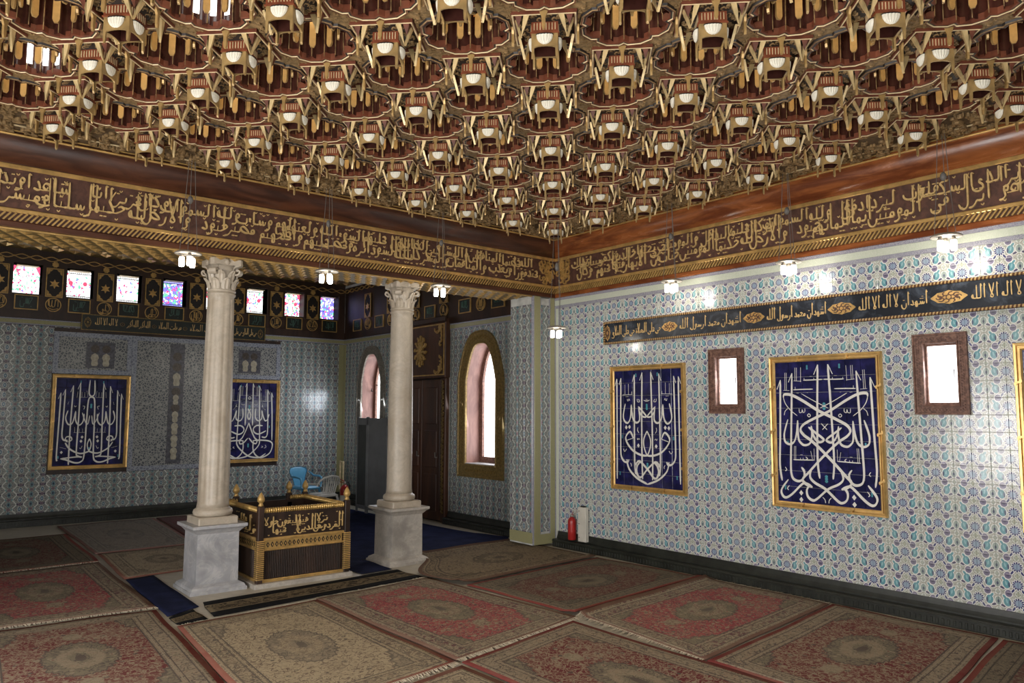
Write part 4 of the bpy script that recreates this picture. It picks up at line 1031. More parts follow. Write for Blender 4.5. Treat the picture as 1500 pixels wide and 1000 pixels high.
def me_inset():
    """Pierced sloping boards from the frame to the drum."""
    q = MB(); a, b = LQ-.018, .082
    for k in range(4):
        T = lambda x, y, h, k=k: tuple(Matrix.Rotation(k*pi/2, 3, 'Z') @ Vector((x, -y, h)))
        q.add([T(-a, a, .012), T(a, a, .012), T(b, b, -.012), T(-b, b, -.012)], [(0, 1, 2, 3)], 0)
        for i in range(9):
            x = -.12+.03*i; y = .10+.022*(i % 3)
            q.ribbon([(x+.016*cos(u), y+.016*sin(u)) for u in (0, 1.6, 3.2, 4.8)], .006, .004, -.010, T, 1, nib=None)
    return q.mesh('pierced_boards', ['inlay_black', 'tan_carved'])
def me_drum():
    q = MB(); h = .081
    q.box(-h, h, -h, h, -.075, 0, 0); q.box(-h-.006, h+.006, -h-.006, h+.006, -.083, -.075, 0); q.box(-h-.005, h+.005, -h-.005, h+.005, -.008, 0, 0)
    for k in range(4):
        T = lambda x, y, z, k=k: tuple(Matrix.Rotation(k*pi/2, 3, 'Z') @ Vector((x, y, z)))
        for i in range(8):
            x = -.063+.018*i; q.box(x-.0022, x+.0022, -h-.004, -h+.001, -.062, -.02, 1, T)
    return q.mesh('red_drum', ['drum_red', 'ivory'])
def me_arcade():
    """Four tan plates, each with an arched opening on two legs."""
    q = MB(); h = .078; top, bot = -.083, -.238
    pts = [(-h, top), (-h, bot+.03), (-h+.005, bot), (-h+.013, bot+.012), (-h+.015, -.172)]+[(-.062*cos(t), -.172+.013*sin(t)) for t in (.3, .8, 1.3, 1.84, 2.34, 2.84)]+[(h-.015, -.172), (h-.013, bot+.012), (h-.005, bot), (h, bot+.03), (h, top)]
    for k in range(4):
        T = lambda x, z, d, k=k: tuple(Matrix.Rotation(k*pi/2, 3, 'Z') @ Vector((x, -h-d, z)))
        q.prism(pts[::-1], -.010, .002, T)
        q.add([T(-.066, -.084, -.012), T(.066, -.084, -.012), T(.066, -.158, -.012), T(-.066, -.158, -.012)], [(0, 1, 2, 3)], 1)
    return q.mesh('arcade', ['arcade_gold', 'flute_wood'])
def me_shell():
    """Scalloped half dome set in the head of each arch."""
    q = MB(); n = 24; rows = 4
    for j in range(rows+1):
        el = j/rows*1.45
        for i in range(n+1):
            a = pi*i/n; f = 1+(.05 if i % 3 else -.13); s_ = max(0, sin(a))
            q.v.append((.050*cos(a)*cos(el), -.082-.020*s_**.7*f*cos(el)**.8, -.096-.058*sin(el)))
    for j in range(rows):
        for i in range(n): q.face((j*(n+1)+i, j*(n+1)+i+1, (j+1)*(n+1)+i+1, (j+1)*(n+1)+i), 0)
    q.prism([(.054*cos(pi*i/10), -.080-.024*sin(pi*i/10)) for i in range(11)], -.096, -.090, idt, 1)
    return q.mesh('scallop_shell', ['shell_white', 'inlay_black'])
def me_leaf():
    """Corner bracket: two tapering blades meeting in a point below a red back."""
    q = MB(); c = LQ-.022; tip = Vector((c-.036, c-.036, -.138))
    for sw in (0, 1):
        A, B = Vector((c-.004, c-.088, -.010)), Vector((c-.004, c-.054, -.010))
        P = [A, B, B*.62+tip*.38+(B-A)*.05, B*.3+tip*.7-(B-A)*.02, tip, A*.3+tip*.7+(B-A)*.02, A*.62+tip*.38-(B-A)*.05]
        nn = (B-A).cross(tip-A).normalized()*.008
        if sw: P = [Vector((p.y, p.x, p.z)) for p in P]; nn = Vector((nn.y, nn.x, nn.z))
        n = len(P); o = len(q.v)
        q.v += [tuple(p+nn) for p in P]+[tuple(p-nn) for p in P]
        q.face([o+i for i in range(n)], 0); q.face([o+n+i for i in range(n-1, -1, -1)], 0)
        for i in range(n): q.face((o+i, o+(i+1) % n, o+n+(i+1) % n, o+n+i), 0)
    q.add([(c, c-.045, -.008), (c, c, -.008), (c-.045, c, -.008), (c-.022, c-.022, -.08)], [(0, 1, 3), (1, 2, 3)], 1)
    return q.mesh('corner_leaf', ['leaf_gold', 'frame_red'])
M['leaf_gold'] = plain('pale_gilt_leaf', (.64, .48, .24), .32, .25, .5, .2, 12)
M['arcade_gold'] = plain('tan_gilt_arcade', (.38, .25, .10), .42, .2, .5, .25, 12)
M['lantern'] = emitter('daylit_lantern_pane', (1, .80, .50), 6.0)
M['sky_slot'] = emitter('daylit_slot', (1, .97, .95), 2.6)
ME = dict(rim=me_rim(), flutes=me_flutes(), fillets=me_fillets(), tongue=me_tongue(.245, .030, .044, .042), gallery=me_drum_inner(), filler=me_filler(), frame=me_frame(), inset=me_inset(), drum=me_drum(), arcade=me_arcade(), shell=me_shell(), leaf=me_leaf(), edge_tongue=me_tongue(-.004, -.120, .052, .022))
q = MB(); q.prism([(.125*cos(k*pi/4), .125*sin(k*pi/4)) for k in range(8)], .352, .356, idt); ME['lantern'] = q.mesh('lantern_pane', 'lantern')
def joined_tongues():
    q = MB()
    for k in range(8):
        a = (k+.5)*pi/4; Rm = Matrix.Translation((.155*cos(a), .155*sin(a), 0)) @ Matrix.Rotation(a+pi/2, 4, 'Z')
        tongue_shape(q, lambda x, y, z: tuple(Rm @ Vector((x, y, z))), .044, .042, .245, .030)
    return q.mesh('gold_tongues', 'tongue_gold')
ME['tongues'] = joined_tongues()
def joined4(fn, name, mats, r):
    q = MB()
    for k in range(4): fn(q, Matrix.Rotation(k*pi/2, 4, 'Z') @ Matrix.Translation((0, -r, 0)))
    return q.mesh(name, mats)
ME['edge_tongues'] = joined4(lambda q, Rm: tongue_shape(q, lambda x, y, z: tuple(Rm @ Vector((x, y, z))), .052, .022, -.004, -.120), 'edge_tongues', 'tongue_gold', LQ+.004)
cells = []
for i in range(13):
    for j in range(13):
        cells.append((OX-PX*i, OY-PY*j, 'p'))
        cells.append((OX-PX*(i+.5), OY-PY*(j+.5), 'w'))
vis = [c for c in cells if c[0] > -8.5 and c[1] > -8.5 and in_view(c[0], c[1], CZ, 260)]
vis.sort(key=lambda c: (Vector((c[0], c[1], CZ))-CAM).length)
pc = tc = 0; lit = 0
SCL = (PX/.7, PY/.7, 1)
def pix(x, y, z):
    v = Vector((x, y, z))-CAM; f = v.dot(fwd); return (750+FPX*v.dot(rgt)/f, 500-FPX*v.dot(upv)/f)
def nearest_well(u, v):
    return min((c for c in vis if c[2] == 'w'), key=lambda c: (pix(c[0]+.12, c[1]+.12, 4.22)[0]-u)**2+(pix(c[0]+.12, c[1]+.12, 4.22)[1]-v)**2)
LIT = [nearest_well(292, 12), nearest_well(52, 72)]
for x, y, kd in vis:
    near = (Vector((x, y, CZ))-CAM).length
    if kd == 'w':
        e = empty('star_well', (x, y, 0), 0, ceil); e.scale = SCL
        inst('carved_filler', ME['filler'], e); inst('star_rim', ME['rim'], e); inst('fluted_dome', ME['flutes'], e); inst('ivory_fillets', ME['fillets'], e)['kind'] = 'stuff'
        inst('inner_gallery', ME['gallery'], e); inst('lantern_pane', ME['lantern'], e)
        if (x, y, kd) in LIT:                          # wells opening to daylit slots in the lantern above
            for k, a in enumerate((.55, 1.0, 1.5)):
                q = MB(); q.bbox(-.018, .018, -.004, .004, .04, .22-.05*(k == 0), .002); o = q.build('daylit_slot', 'sky_slot', e); o.location = (.20*cos(a), .20*sin(a), 0); o.rotation_euler = (0, 0, a+pi/2)
        if tc < 296:
            for k in range(8):
                a = (k+.5)*pi/4; inst('gold_tongue', ME['tongue'], e, (.155*cos(a), .155*sin(a), 0), a+pi/2); tc += 1
        else: inst('gold_tongues', ME['tongues'], e)['kind'] = 'stuff'
    else:
        e = empty('square_pendant', (x, y, 0), pi/4, ceil)
        inst('square_frame', ME['frame'], e); inst('pierced_boards', ME['inset'], e); inst('red_drum', ME['drum'], e); inst('arcade', ME['arcade'], e)
        for k in range(4):
            inst('scallop_shell', ME['shell'], e, rz=k*pi/2)
            inst('corner_leaf', ME['leaf'], e, rz=k*pi/2)
            if near < 6.2: inst('edge_tongue', ME['edge_tongue'], e, tuple(Matrix.Rotation(k*pi/2, 3, 'Z') @ Vector((0, -LQ-.004, 0))), k*pi/2)
        if near >= 6.2: inst('edge_tongues', ME['edge_tongues'], e)['kind'] = 'stuff'
# unseen remainder of the ceiling overhead, and the boards above the wells
xs, ys = OX+PX*.0, OY+PY*.0
q = MB(); q.box(-9.2, .2, -9.2, .2, .56, .62); q.build('upper_boards', 'black', ceil)
# carved scroll border round the field
b0x, b0y = OX, OY
def border(x0, x1, y0, y1): return cplate(x0, x1, y0, y1, 'border_ground', 'border_board')
M['border_ground'] = plain('carved_border_ground', (.115, .075, .04), .65, 0, .4, .35, 26, .5, 70)
# boards fill the saw-toothed edge between the outermost pendants and the wall
border(OX-.0, -.10, -9.2, -.10).location.z = .004; border(-9.2, OX, OY-.0, -.10).location.z = .004
q = MB(); rr = random.Random(11)
def curl(x, y, r):
    p = rr.uniform(0, 6.3); s_ = rr.choice((-1, 1))
    q.ribbon([(x+r*cos(p+s_*u)*(1-u/6.5), y+r*sin(p+s_*u)*(1-u/6.5)) for u in (0, 1.1, 2.2, 3.3, 4.4)], .020, .004, -.016-.016*rr.random(), idt, nib=.7)
k = 0
while k < 1500:
    if rr.random() < .5: x, y = rr.uniform(OX-.02, -.15), rr.uniform(-7.0, -.12)
    else: x, y = rr.uniform(-7.4, -.12), rr.uniform(OY-.02, -.15)
    u, v = (OX-x)/PX, (OY-y)/PY                # keep clear of the pendants on the edge
    fu, fv = abs(u-round(u))*PX, abs(v-round(v))*PY
    if (abs(x-OX) < .30 and y < OY+.3 or abs(y-OY) < .30 and x < OX+.3):
        du = x-(OX-PX*max(0, round(u))); dv = y-(OY-PY*max(0, round(v)))
        if abs(du)+abs(dv) < LQ*1.46: k += 1; continue
    curl(x, y, rr.uniform(.028, .05)); k += 1
q.build('scroll_carving', 'tan_carved', ceil)['kind'] = 'stuff'
for T, a1 in ((lambda a, b, h: (-b, -a, h), 7.4), (lambda a, b, h: (-a, -b, h), 7.6)):
    for b_, mt in ((.155, 'gold'), (.30, 'ivory')):
        q = MB(); q.bbox(.12, a1, b_, b_+.014, -.012, .0, .003, 0, lambda x, y, z: T(x, y, -z if 0 else z)); q.build('border_bead', mt, ceil)
# plain boards where the field runs out of sight behind the viewer
# gilded flat ceiling of the far room
ca = struct(empty('ceiling_alcove', (0, 0, 4.22)))
q = MB(); q.box(-9.3, .3, .3, 6.5, .03, .08); q.build('ceiling_boards', 'arch_gold', ca)
q = MB()
for i in range(40):
    for j in range(24):
        x, y = -9+.225*i+.11*(j % 2), .75+.225*j
        q.add([(x-.09, y, .03), (x, y-.09, .03), (x+.09, y, .03), (x, y+.09, .03), (x, y, -.01)], [(0, 1, 4), (1, 2, 4), (2, 3, 4), (3, 0, 4)])
q.build('gilt_bosses', 'gold_bright', ca)['kind'] = 'stuff'

# ------------------------------------------------------------------ marble columns
def column(x, y, label):
    e = empty('marble_column', (x, y, 0)); tag(e, label, 'column', 'arcade columns')
    q = MB()
    def sq(h0, h1, z0, z1, mi=0):
        q.add([(-h0, -h0, z0), (h0, -h0, z0), (h0, h0, z0), (-h0, h0, z0), (-h1, -h1, z1), (h1, -h1, z1), (h1, h1, z1), (-h1, h1, z1)], [(3, 2, 1, 0), (4, 5, 6, 7)]+[(i, (i+1) % 4, 4+(i+1) % 4, 4+i) for i in range(4)], mi)
    sq(.272, .272, 0, .035); sq(.262, .25, .035, .06); sq(.25, .205, .06, .085); sq(.203, .200, .085, .56); sq(.200, .235, .56, .60); sq(.238, .262, .60, .617); sq(.262, .262, .617, .645)
    q.build('pedestal', 'marble_grey' if x < -3 else 'marble_warm', e)
    q = MB(); q.bbox(-.192, .192, -.192, .192, .645, .715, .010)
    q.lathe([(.165, .715), (.183, .725), (.190, .75), (.183, .775), (.168, .785), (.160, .79), (.157, .80)], 28)
    q.build('base', 'marble_shaft', e)
    q = MB()
    def fl(a, z): return 1-.045*max(0, cos(a*12)) if (.86 < z < 1.55 or .86 < z < 2.9) and x < -3 else (1-.004*abs(sin(a*7)))
    prof = [(.157, .80), (.150, .84), (.148, .87), (.1475, 1.2), (.1465, 1.55), (.143, 2.0), (.136, 2.5), (.130, 2.88), (.129, 2.92), (.140, 2.93), (.142, 2.95), (.130, 2.965)]
    q.lathe(prof, 84, mod=fl); q.build('shaft', 'marble_shaft', e)
    cap = empty('capital', (0, 0, 0), 0, e)
    q = MB(); q.lathe([(.128, 2.96), (.142, 2.972), (.142, 2.985), (.128, 2.997), (.126, 3.10), (.135, 3.18), (.155, 3.235)], 24)
    n = 6
    ab = []
    for k in range(4):
        a = k*pi/2+pi/4; c0 = Vector((.212*cos(a-.10), .212*sin(a-.10))); c1 = Vector((.212*cos(a+.10), .212*sin(a+.10))); m_ = Vector((.150*cos(a+pi/4), .150*sin(a+pi/4)))
        ab += [tuple(c0), tuple(c1), tuple(m_)]
    q.prism(ab, 3.235, 3.30, idt); q.build('bell', 'marble_shaft', cap)
    for row, (z0, z1, r0, cnt, off) in enumerate(((2.99, 3.10, .130, 8, 0), (3.05, 3.18, .134, 8, pi/8))):
        for k in range(cnt):
            a = k*2*pi/cnt+off
            T = lambda u, z, h, a=a: ((r0+h)*cos(a)-u*sin(a), (r0+h)*sin(a)+u*cos(a), z)
            q = MB(); W_ = [(0, .040, 0), (.35, .046, .006), (.7, .042, .018), (.92, .028, .040), (1.0, .014, .046)]
            for f, w_, h in W_:
                z = z0+(z1-z0)*f
                q.v += [T(-w_, z, h-.008), T(-w_*.4, z, h+.006), T(0, z+.003, h), T(w_*.4, z, h+.006), T(w_, z, h-.008)]
            for i in range(4):
                for j in range(4): q.face((i*5+j, i*5+j+1, i*5+6+j, i*5+5+j))
            q.build('acanthus_leaf', 'marble_shaft', cap)
    for k in range(4):
        a = k*pi/2+pi/4
        for sg in (-1, 1):
            T = lambda u, z, h, a=a, sg=sg: (.178*cos(a)+u*cos(a)-sg*(h+.012)*sin(a), .178*sin(a)+u*sin(a)+sg*(h+.012)*cos(a), z)
            q = MB(); P = [(.0+(.060-.0072*u)*cos(u+1.2), 3.178+(.060-.0072*u)*sin(u+1.2)) for u in [i*.6 for i in range(12)]]
            q.ribbon(P, .017, -.012, .022, T, nib=None); q.prism([(.014*cos(u), 3.185+.014*sin(u)) for u in (0, 1, 2, 3, 4, 5)], -.012, .026, T); q.build('volute', 'marble_shaft', cap)
    for k in range(4):
        a = k*pi/2; q = MB(); q.lathe([(.004, -.03), (.026, -.01), (.030, .012), (.016, .035), (.004, .04)], 8)
        q.v = [(.148*cos(a)+u*.8*cos(a)-v_*sin(a), .148*sin(a)+u*.8*sin(a)+v_*cos(a), 3.262+z) for u, v_, z in q.v]; q.build('fleuron', 'marble_shaft', cap)
    return e
column(-4.40, .30, 'cream marble column with a fluted shaft on a grey veined pedestal, left of the gilded railing')
column(-2.24, .30, 'cream marble column with a plain shaft on a brownish pedestal, right of the gilded railing')
# ------------------------------------------------------------------ inscribed tile panels
PANEL = {}
CX = {'P2': 0.0145, 'P1': 0.023, 'P3': -0.005, 'P4': 0.00425}
PANEL['P2'] = [[1,[[-0.442,0.878],[-0.452,0.654],[-0.461,0.456],[-0.472,0.257],[-0.452,0.143]]],[0.6,[[-0.442,0.878],[-0.482,0.809]]],[1,[[-0.312,0.925],[-0.328,0.655],[-0.34,0.458],[-0.352,0.262],[-0.347,0.191],[-0.322,0.158],[-0.266,0.148],[-0.221,0.171],[-0.21,0.216],[-0.239,0.249]]],[0.6,[[-0.312,0.925],[-0.354,0.86]]],[1,[[-0.037,0.979],[-0.052,0.719],[-0.064,0.463],[-0.068,0.286],[-0.052,0.177]]],[0.6,[[-0.037,0.979],[-0.081,0.909]]],[0.35,[[-0.268,0.616],[-0.347,0.661],[-0.395,0.707],[-0.413,0.748]]],[1.1,[[-0.413,0.748],[-0.402,0.771],[-0.323,0.766],[-0.21,0.726],[-0.064,0.661],[0.017,0.631],[0.132,0.593],[0.234,0.553],[0.267,0.513],[0.23,0.476],[0.169,0.447],[0.087,0.398],[0.012,0.347],[-0.082,0.279],[-0.168,0.212],[-0.231,0.163],[-0.191,0.128],[-0.134,0.112]]],[0.9,[[-0.371,0.589],[-0.409,0.503],[-0.416,0.457],[-0.403,0.424],[-0.355,0.409],[-0.305,0.433],[-0.278,0.499],[-0.265,0.583]]],[0.9,[[-0.265,0.583],[-0.263,0.46],[-0.238,0.422],[-0.197,0.406],[-0.139,0.424],[-0.118,0.488],[-0.124,0.546]]],[0.9,[[-0.153,0.536],[-0.09,0.501],[-0.013,0.461],[-0.001,0.443],[-0.046,0.431],[-0.092,0.46],[-0.117,0.507]]],[1,[[-0.385,0.154],[-0.46,0.081],[-0.454,0.039],[-0.415,0.023],[-0.346,0.053],[-0.237,0.129],[-0.191,0.134],[-0.131,0.113]]],[1,[[-0.129,0.252],[-0.153,0.187],[-0.106,0.146],[0.001,0.107],[0.121,0.031],[0.169,0.022],[0.211,0.046],[0.219,0.09],[0.187,0.127]]],[0.9,[[-0.279,0.066],[-0.222,0.066]]],[0.9,[[-0.281,0.019],[-0.222,0.018]]],[0.3,[[-0.246,0.668],[-0.242,0.639],[-0.218,0.643],[-0.213,0.661],[-0.206,0.639],[-0.186,0.646],[-0.185,0.668]]],[0.35,[[-0.143,0.632],[-0.159,0.619],[-0.142,0.608],[-0.128,0.619],[-0.143,0.632]]],[0.3,[[-0.368,0.668],[-0.398,0.649],[-0.409,0.619]]],[0.35,[[-0.217,0.775],[-0.079,0.719],[0.056,0.671]]],[0.35,[[-0.029,0.049],[-0.007,0.032],[-0.002,0.01]]],[0.35,[[-0.02,0.563],[0.013,0.538],[0.039,0.519]]],[0.4,[[-0.39,0.931],[-0.396,0.801]]],[0.4,[[-0.374,0.93],[-0.379,0.801]]],[0.4,[[-0.41,0.802],[-0.346,0.799]]],[0.4,[[-0.278,0.965],[-0.282,0.868]]],[0.4,[[-0.261,0.964],[-0.265,0.868]]],[0.4,[[-0.216,0.965],[-0.221,0.86]]],[0.5,[[-0.295,0.869],[-0.215,0.865]]],[0.5,[[-0.194,0.872],[-0.09,0.872],[0.011,0.874]]],[0.4,[[-0.184,0.886],[-0.18,0.872]]],[0.35,[[-0.122,0.897],[-0.098,0.897]]],[0.4,[[-0.081,0.887],[-0.079,0.872]]],[0.5,[[-0.303,0.804],[-0.206,0.806],[-0.094,0.806]]],[0.4,[[-0.282,0.825],[-0.281,0.806]]],[0.35,[[-0.27,0.781],[-0.245,0.779]]],[0.35,[[-0.161,0.783],[-0.148,0.781]]],[0.4,[[-0.309,0.397],[-0.314,0.299]]],[0.4,[[-0.294,0.397],[-0.298,0.3]]],[0.5,[[-0.325,0.299],[-0.211,0.301],[-0.099,0.304]]],[0.4,[[-0.102,0.384],[-0.103,0.304]]],[0.4,[[-0.137,0.366],[-0.122,0.31]]],[0.4,[[-0.248,0.315],[-0.247,0.301]]],[0.4,[[-0.219,0.316],[-0.219,0.301]]],[0.4,[[-0.191,0.323],[-0.173,0.311],[-0.192,0.302]]],[0.35,[[-0.247,0.337],[-0.223,0.337]]],[0.4,[[-0.415,0.243],[-0.399,0.225],[-0.415,0.214]]],[0.4,[[-0.375,0.112],[-0.397,0.091],[-0.384,0.079]]]]
PANEL['P1'] = [[1,[[-0.449,0.938],[-0.451,0.616],[-0.454,0.298],[-0.457,0.045]]],[0.6,[[-0.449,0.938],[-0.484,0.874]]],[1,[[-0.382,0.943],[-0.39,0.617],[-0.395,0.338],[-0.388,0.249],[-0.342,0.204],[-0.286,0.197],[-0.263,0.222]]],[0.6,[[-0.382,0.943],[-0.413,0.883]]],[1,[[-0.297,0.222],[-0.265,0.142],[-0.143,0.067],[0.023,0.02]]],[1,[[-0.165,0.969],[-0.171,0.555],[-0.173,0.219],[-0.158,0.097]]],[0.6,[[-0.165,0.969],[-0.197,0.907]]],[1,[[-0.043,0.985],[-0.056,0.556],[-0.058,0.249],[-0.052,0.059]]],[0.6,[[-0.043,0.985],[-0.081,0.917]]],[0.9,[[-0.314,0.712],[-0.346,0.617],[-0.335,0.566],[-0.279,0.542],[-0.232,0.593],[-0.219,0.705]]],[0.9,[[-0.219,0.705],[-0.199,0.593],[-0.144,0.546],[-0.088,0.575],[-0.101,0.687]]],[0.8,[[-0.108,0.687],[-0.038,0.643],[0.017,0.6],[-0.047,0.603],[-0.095,0.649]]],[0.9,[[-0.325,0.503],[-0.28,0.504]]],[0.9,[[-0.273,0.507],[-0.227,0.508]]],[1,[[-0.191,0.411],[-0.242,0.466],[-0.309,0.422],[-0.294,0.372],[-0.205,0.305],[-0.084,0.269],[0.025,0.263]]],[0.7,[[-0.191,0.411],[-0.293,0.39]]],[0.6,[[0.025,0.477],[-0.026,0.409],[-0.027,0.347],[0.0,0.293],[0.025,0.263]]],[1,[[-0.174,0.164],[-0.135,0.202],[-0.085,0.21],[0.033,0.142],[0.127,0.074],[0.191,0.107],[0.178,0.172],[0.13,0.209]]],[0.5,[[-0.144,0.19],[-0.137,0.122],[-0.11,0.081]]],[0.8,[[-0.132,0.347],[-0.093,0.348]]],[0.3,[[-0.282,0.756],[-0.275,0.737],[-0.26,0.743],[-0.255,0.756],[-0.241,0.74]]],[0.35,[[-0.124,0.755],[-0.118,0.73],[-0.085,0.73],[-0.102,0.752]]],[0.3,[[-0.129,0.413],[-0.122,0.397],[-0.105,0.41],[-0.092,0.398]]],[0.35,[[-0.116,0.506],[-0.123,0.481],[-0.102,0.457]]],[0.3,[[-0.352,0.313],[-0.329,0.29],[-0.299,0.315]]],[0.4,[[-0.318,0.884],[-0.317,0.795]]],[0.4,[[-0.261,0.889],[-0.261,0.794]]],[0.4,[[-0.21,0.819],[-0.208,0.791]]],[0.5,[[-0.36,0.791],[-0.201,0.796]]],[0.35,[[-0.309,0.775],[-0.263,0.775]]],[0.4,[[-0.023,0.742],[0.014,0.735],[0.046,0.735]]],[0.35,[[0.014,0.754],[0.014,0.735]]],[0.35,[[-0.24,0.193],[-0.225,0.175],[-0.23,0.162]]]]
PANEL['P3'] = [[1,[[-0.446,0.835],[-0.453,0.478],[-0.461,0.112],[-0.446,0.054]]],[0.6,[[-0.446,0.835],[-0.479,0.764]]],[1,[[-0.384,0.875],[-0.396,0.504],[-0.401,0.351],[-0.375,0.293],[-0.315,0.286]]],[0.6,[[-0.384,0.875],[-0.419,0.804]]],[0.8,[[-0.314,0.267],[-0.35,0.293],[-0.333,0.327],[-0.277,0.326],[-0.259,0.292],[-0.306,0.271]]],[1,[[-0.274,0.922],[-0.289,0.503],[-0.29,0.095],[-0.287,0.006]]],[0.6,[[-0.274,0.922],[-0.311,0.843]]],[1,[[-0.173,0.956],[-0.178,0.502],[-0.185,0.156],[-0.16,0.104],[-0.099,0.09]]],[0.6,[[-0.173,0.956],[-0.208,0.878]]],[1,[[0.029,0.987],[0.036,0.835],[-0.005,0.792],[-0.05,0.749],[-0.062,0.476],[-0.072,0.115],[-0.111,0.039],[-0.201,0.028],[-0.323,0.064],[-0.405,0.079]]],[0.8,[[-0.405,0.079],[-0.205,0.093],[-0.099,0.094]]],[0.9,[[-0.334,0.631],[-0.361,0.542],[-0.32,0.471],[-0.261,0.49],[-0.225,0.625]]],[0.9,[[-0.225,0.625],[-0.218,0.516],[-0.168,0.461],[-0.113,0.502],[-0.101,0.593]]],[0.7,[[-0.129,0.606],[-0.079,0.502],[-0.04,0.476],[-0.02,0.574]]],[1,[[-0.35,0.261],[-0.278,0.186],[-0.132,0.132],[0.004,0.158]]],[0.6,[[-0.005,0.304],[-0.032,0.243],[-0.021,0.184],[0.004,0.158]]],[0.9,[[-0.132,0.325],[-0.095,0.319]]],[0.9,[[-0.145,0.277],[-0.107,0.272]]],[0.9,[[-0.414,0.152],[-0.375,0.15]]],[0.35,[[-0.421,0.209],[-0.331,0.191]]],[0.3,[[-0.144,0.2],[-0.128,0.187],[-0.104,0.221]]],[0.35,[[-0.209,0.851],[-0.217,0.78]]],[0.35,[[-0.174,0.784],[-0.067,0.786]]],[0.35,[[-0.148,0.846],[-0.147,0.785]]],[0.35,[[-0.109,0.846],[-0.109,0.785]]],[0.35,[[-0.079,0.86],[-0.059,0.788]]],[0.35,[[-0.228,0.439],[-0.223,0.375]]],[0.35,[[-0.239,0.375],[-0.055,0.375]]],[0.35,[[-0.158,0.419],[-0.156,0.376]]],[0.35,[[-0.112,0.419],[-0.111,0.376]]],[0.35,[[-0.075,0.437],[-0.074,0.375]]],[0.35,[[-0.13,0.684],[-0.098,0.678],[-0.112,0.643]]],[0.3,[[-0.247,0.69],[-0.236,0.672],[-0.217,0.686]]],[0.3,[[-0.33,0.734],[-0.341,0.701]]]]
PANEL['P4'] = [[1,[[0.421,0.882],[0.442,0.578],[0.454,0.24]]],[0.6,[[0.421,0.882],[0.454,0.819]]],[1,[[0.344,0.923],[0.357,0.649],[0.365,0.354],[0.33,0.281],[0.255,0.287]]],[0.6,[[0.344,0.923],[0.377,0.86]]],[1,[[0.184,0.969],[0.197,0.648],[0.215,0.285],[0.205,0.181],[0.098,0.094],[-0.009,0.037],[-0.133,0.015],[-0.231,0.017],[-0.331,0.063]]],[0.6,[[0.184,0.969],[0.217,0.907]]],[1,[[0.062,1.002],[0.069,0.647],[0.073,0.44]]],[0.6,[[0.062,1.002],[0.092,0.947]]],[0.9,[[0.386,0.592],[0.357,0.522],[0.312,0.501],[0.271,0.564],[0.24,0.641]]],[0.9,[[0.24,0.641],[0.245,0.536],[0.181,0.501],[0.123,0.55],[0.127,0.669]]],[0.8,[[-0.023,0.668],[0.036,0.578],[0.01,0.52],[-0.022,0.578],[0.032,0.668]]],[1,[[0.268,0.435],[0.156,0.439],[0.093,0.398],[0.114,0.349],[0.198,0.325],[0.336,0.368]]],[1,[[0.004,0.475],[0.058,0.37],[0.117,0.28],[0.165,0.245],[0.157,0.201],[0.093,0.211],[0.014,0.275]]],[1,[[0.091,0.239],[0.239,0.243],[0.408,0.227],[0.467,0.177],[0.416,0.066],[0.25,0.01],[0.137,0.059],[0.096,0.143],[0.106,0.246]]],[0.4,[[0.325,0.179],[0.346,0.151],[0.309,0.134]]],[0.4,[[0.261,0.166],[0.281,0.152],[0.252,0.143]]],[0.35,[[0.097,0.724],[0.125,0.71],[0.152,0.724]]],[0.35,[[0.236,0.718],[0.256,0.693],[0.228,0.687]]],[0.35,[[0.247,0.69],[0.305,0.648]]],[0.4,[[0.132,0.962],[0.138,0.84]]],[0.4,[[0.154,0.962],[0.16,0.84]]],[0.4,[[0.027,0.839],[0.194,0.837]]],[0.4,[[0.297,0.922],[0.304,0.767]]],[0.4,[[0.321,0.922],[0.328,0.768]]],[0.4,[[0.197,0.766],[0.404,0.764]]],[0.4,[[0.388,0.896],[0.398,0.764]]],[0.4,[[0.001,0.828],[0.029,0.8],[-0.011,0.786]]],[0.35,[[0.22,0.879],[0.225,0.766]]]]

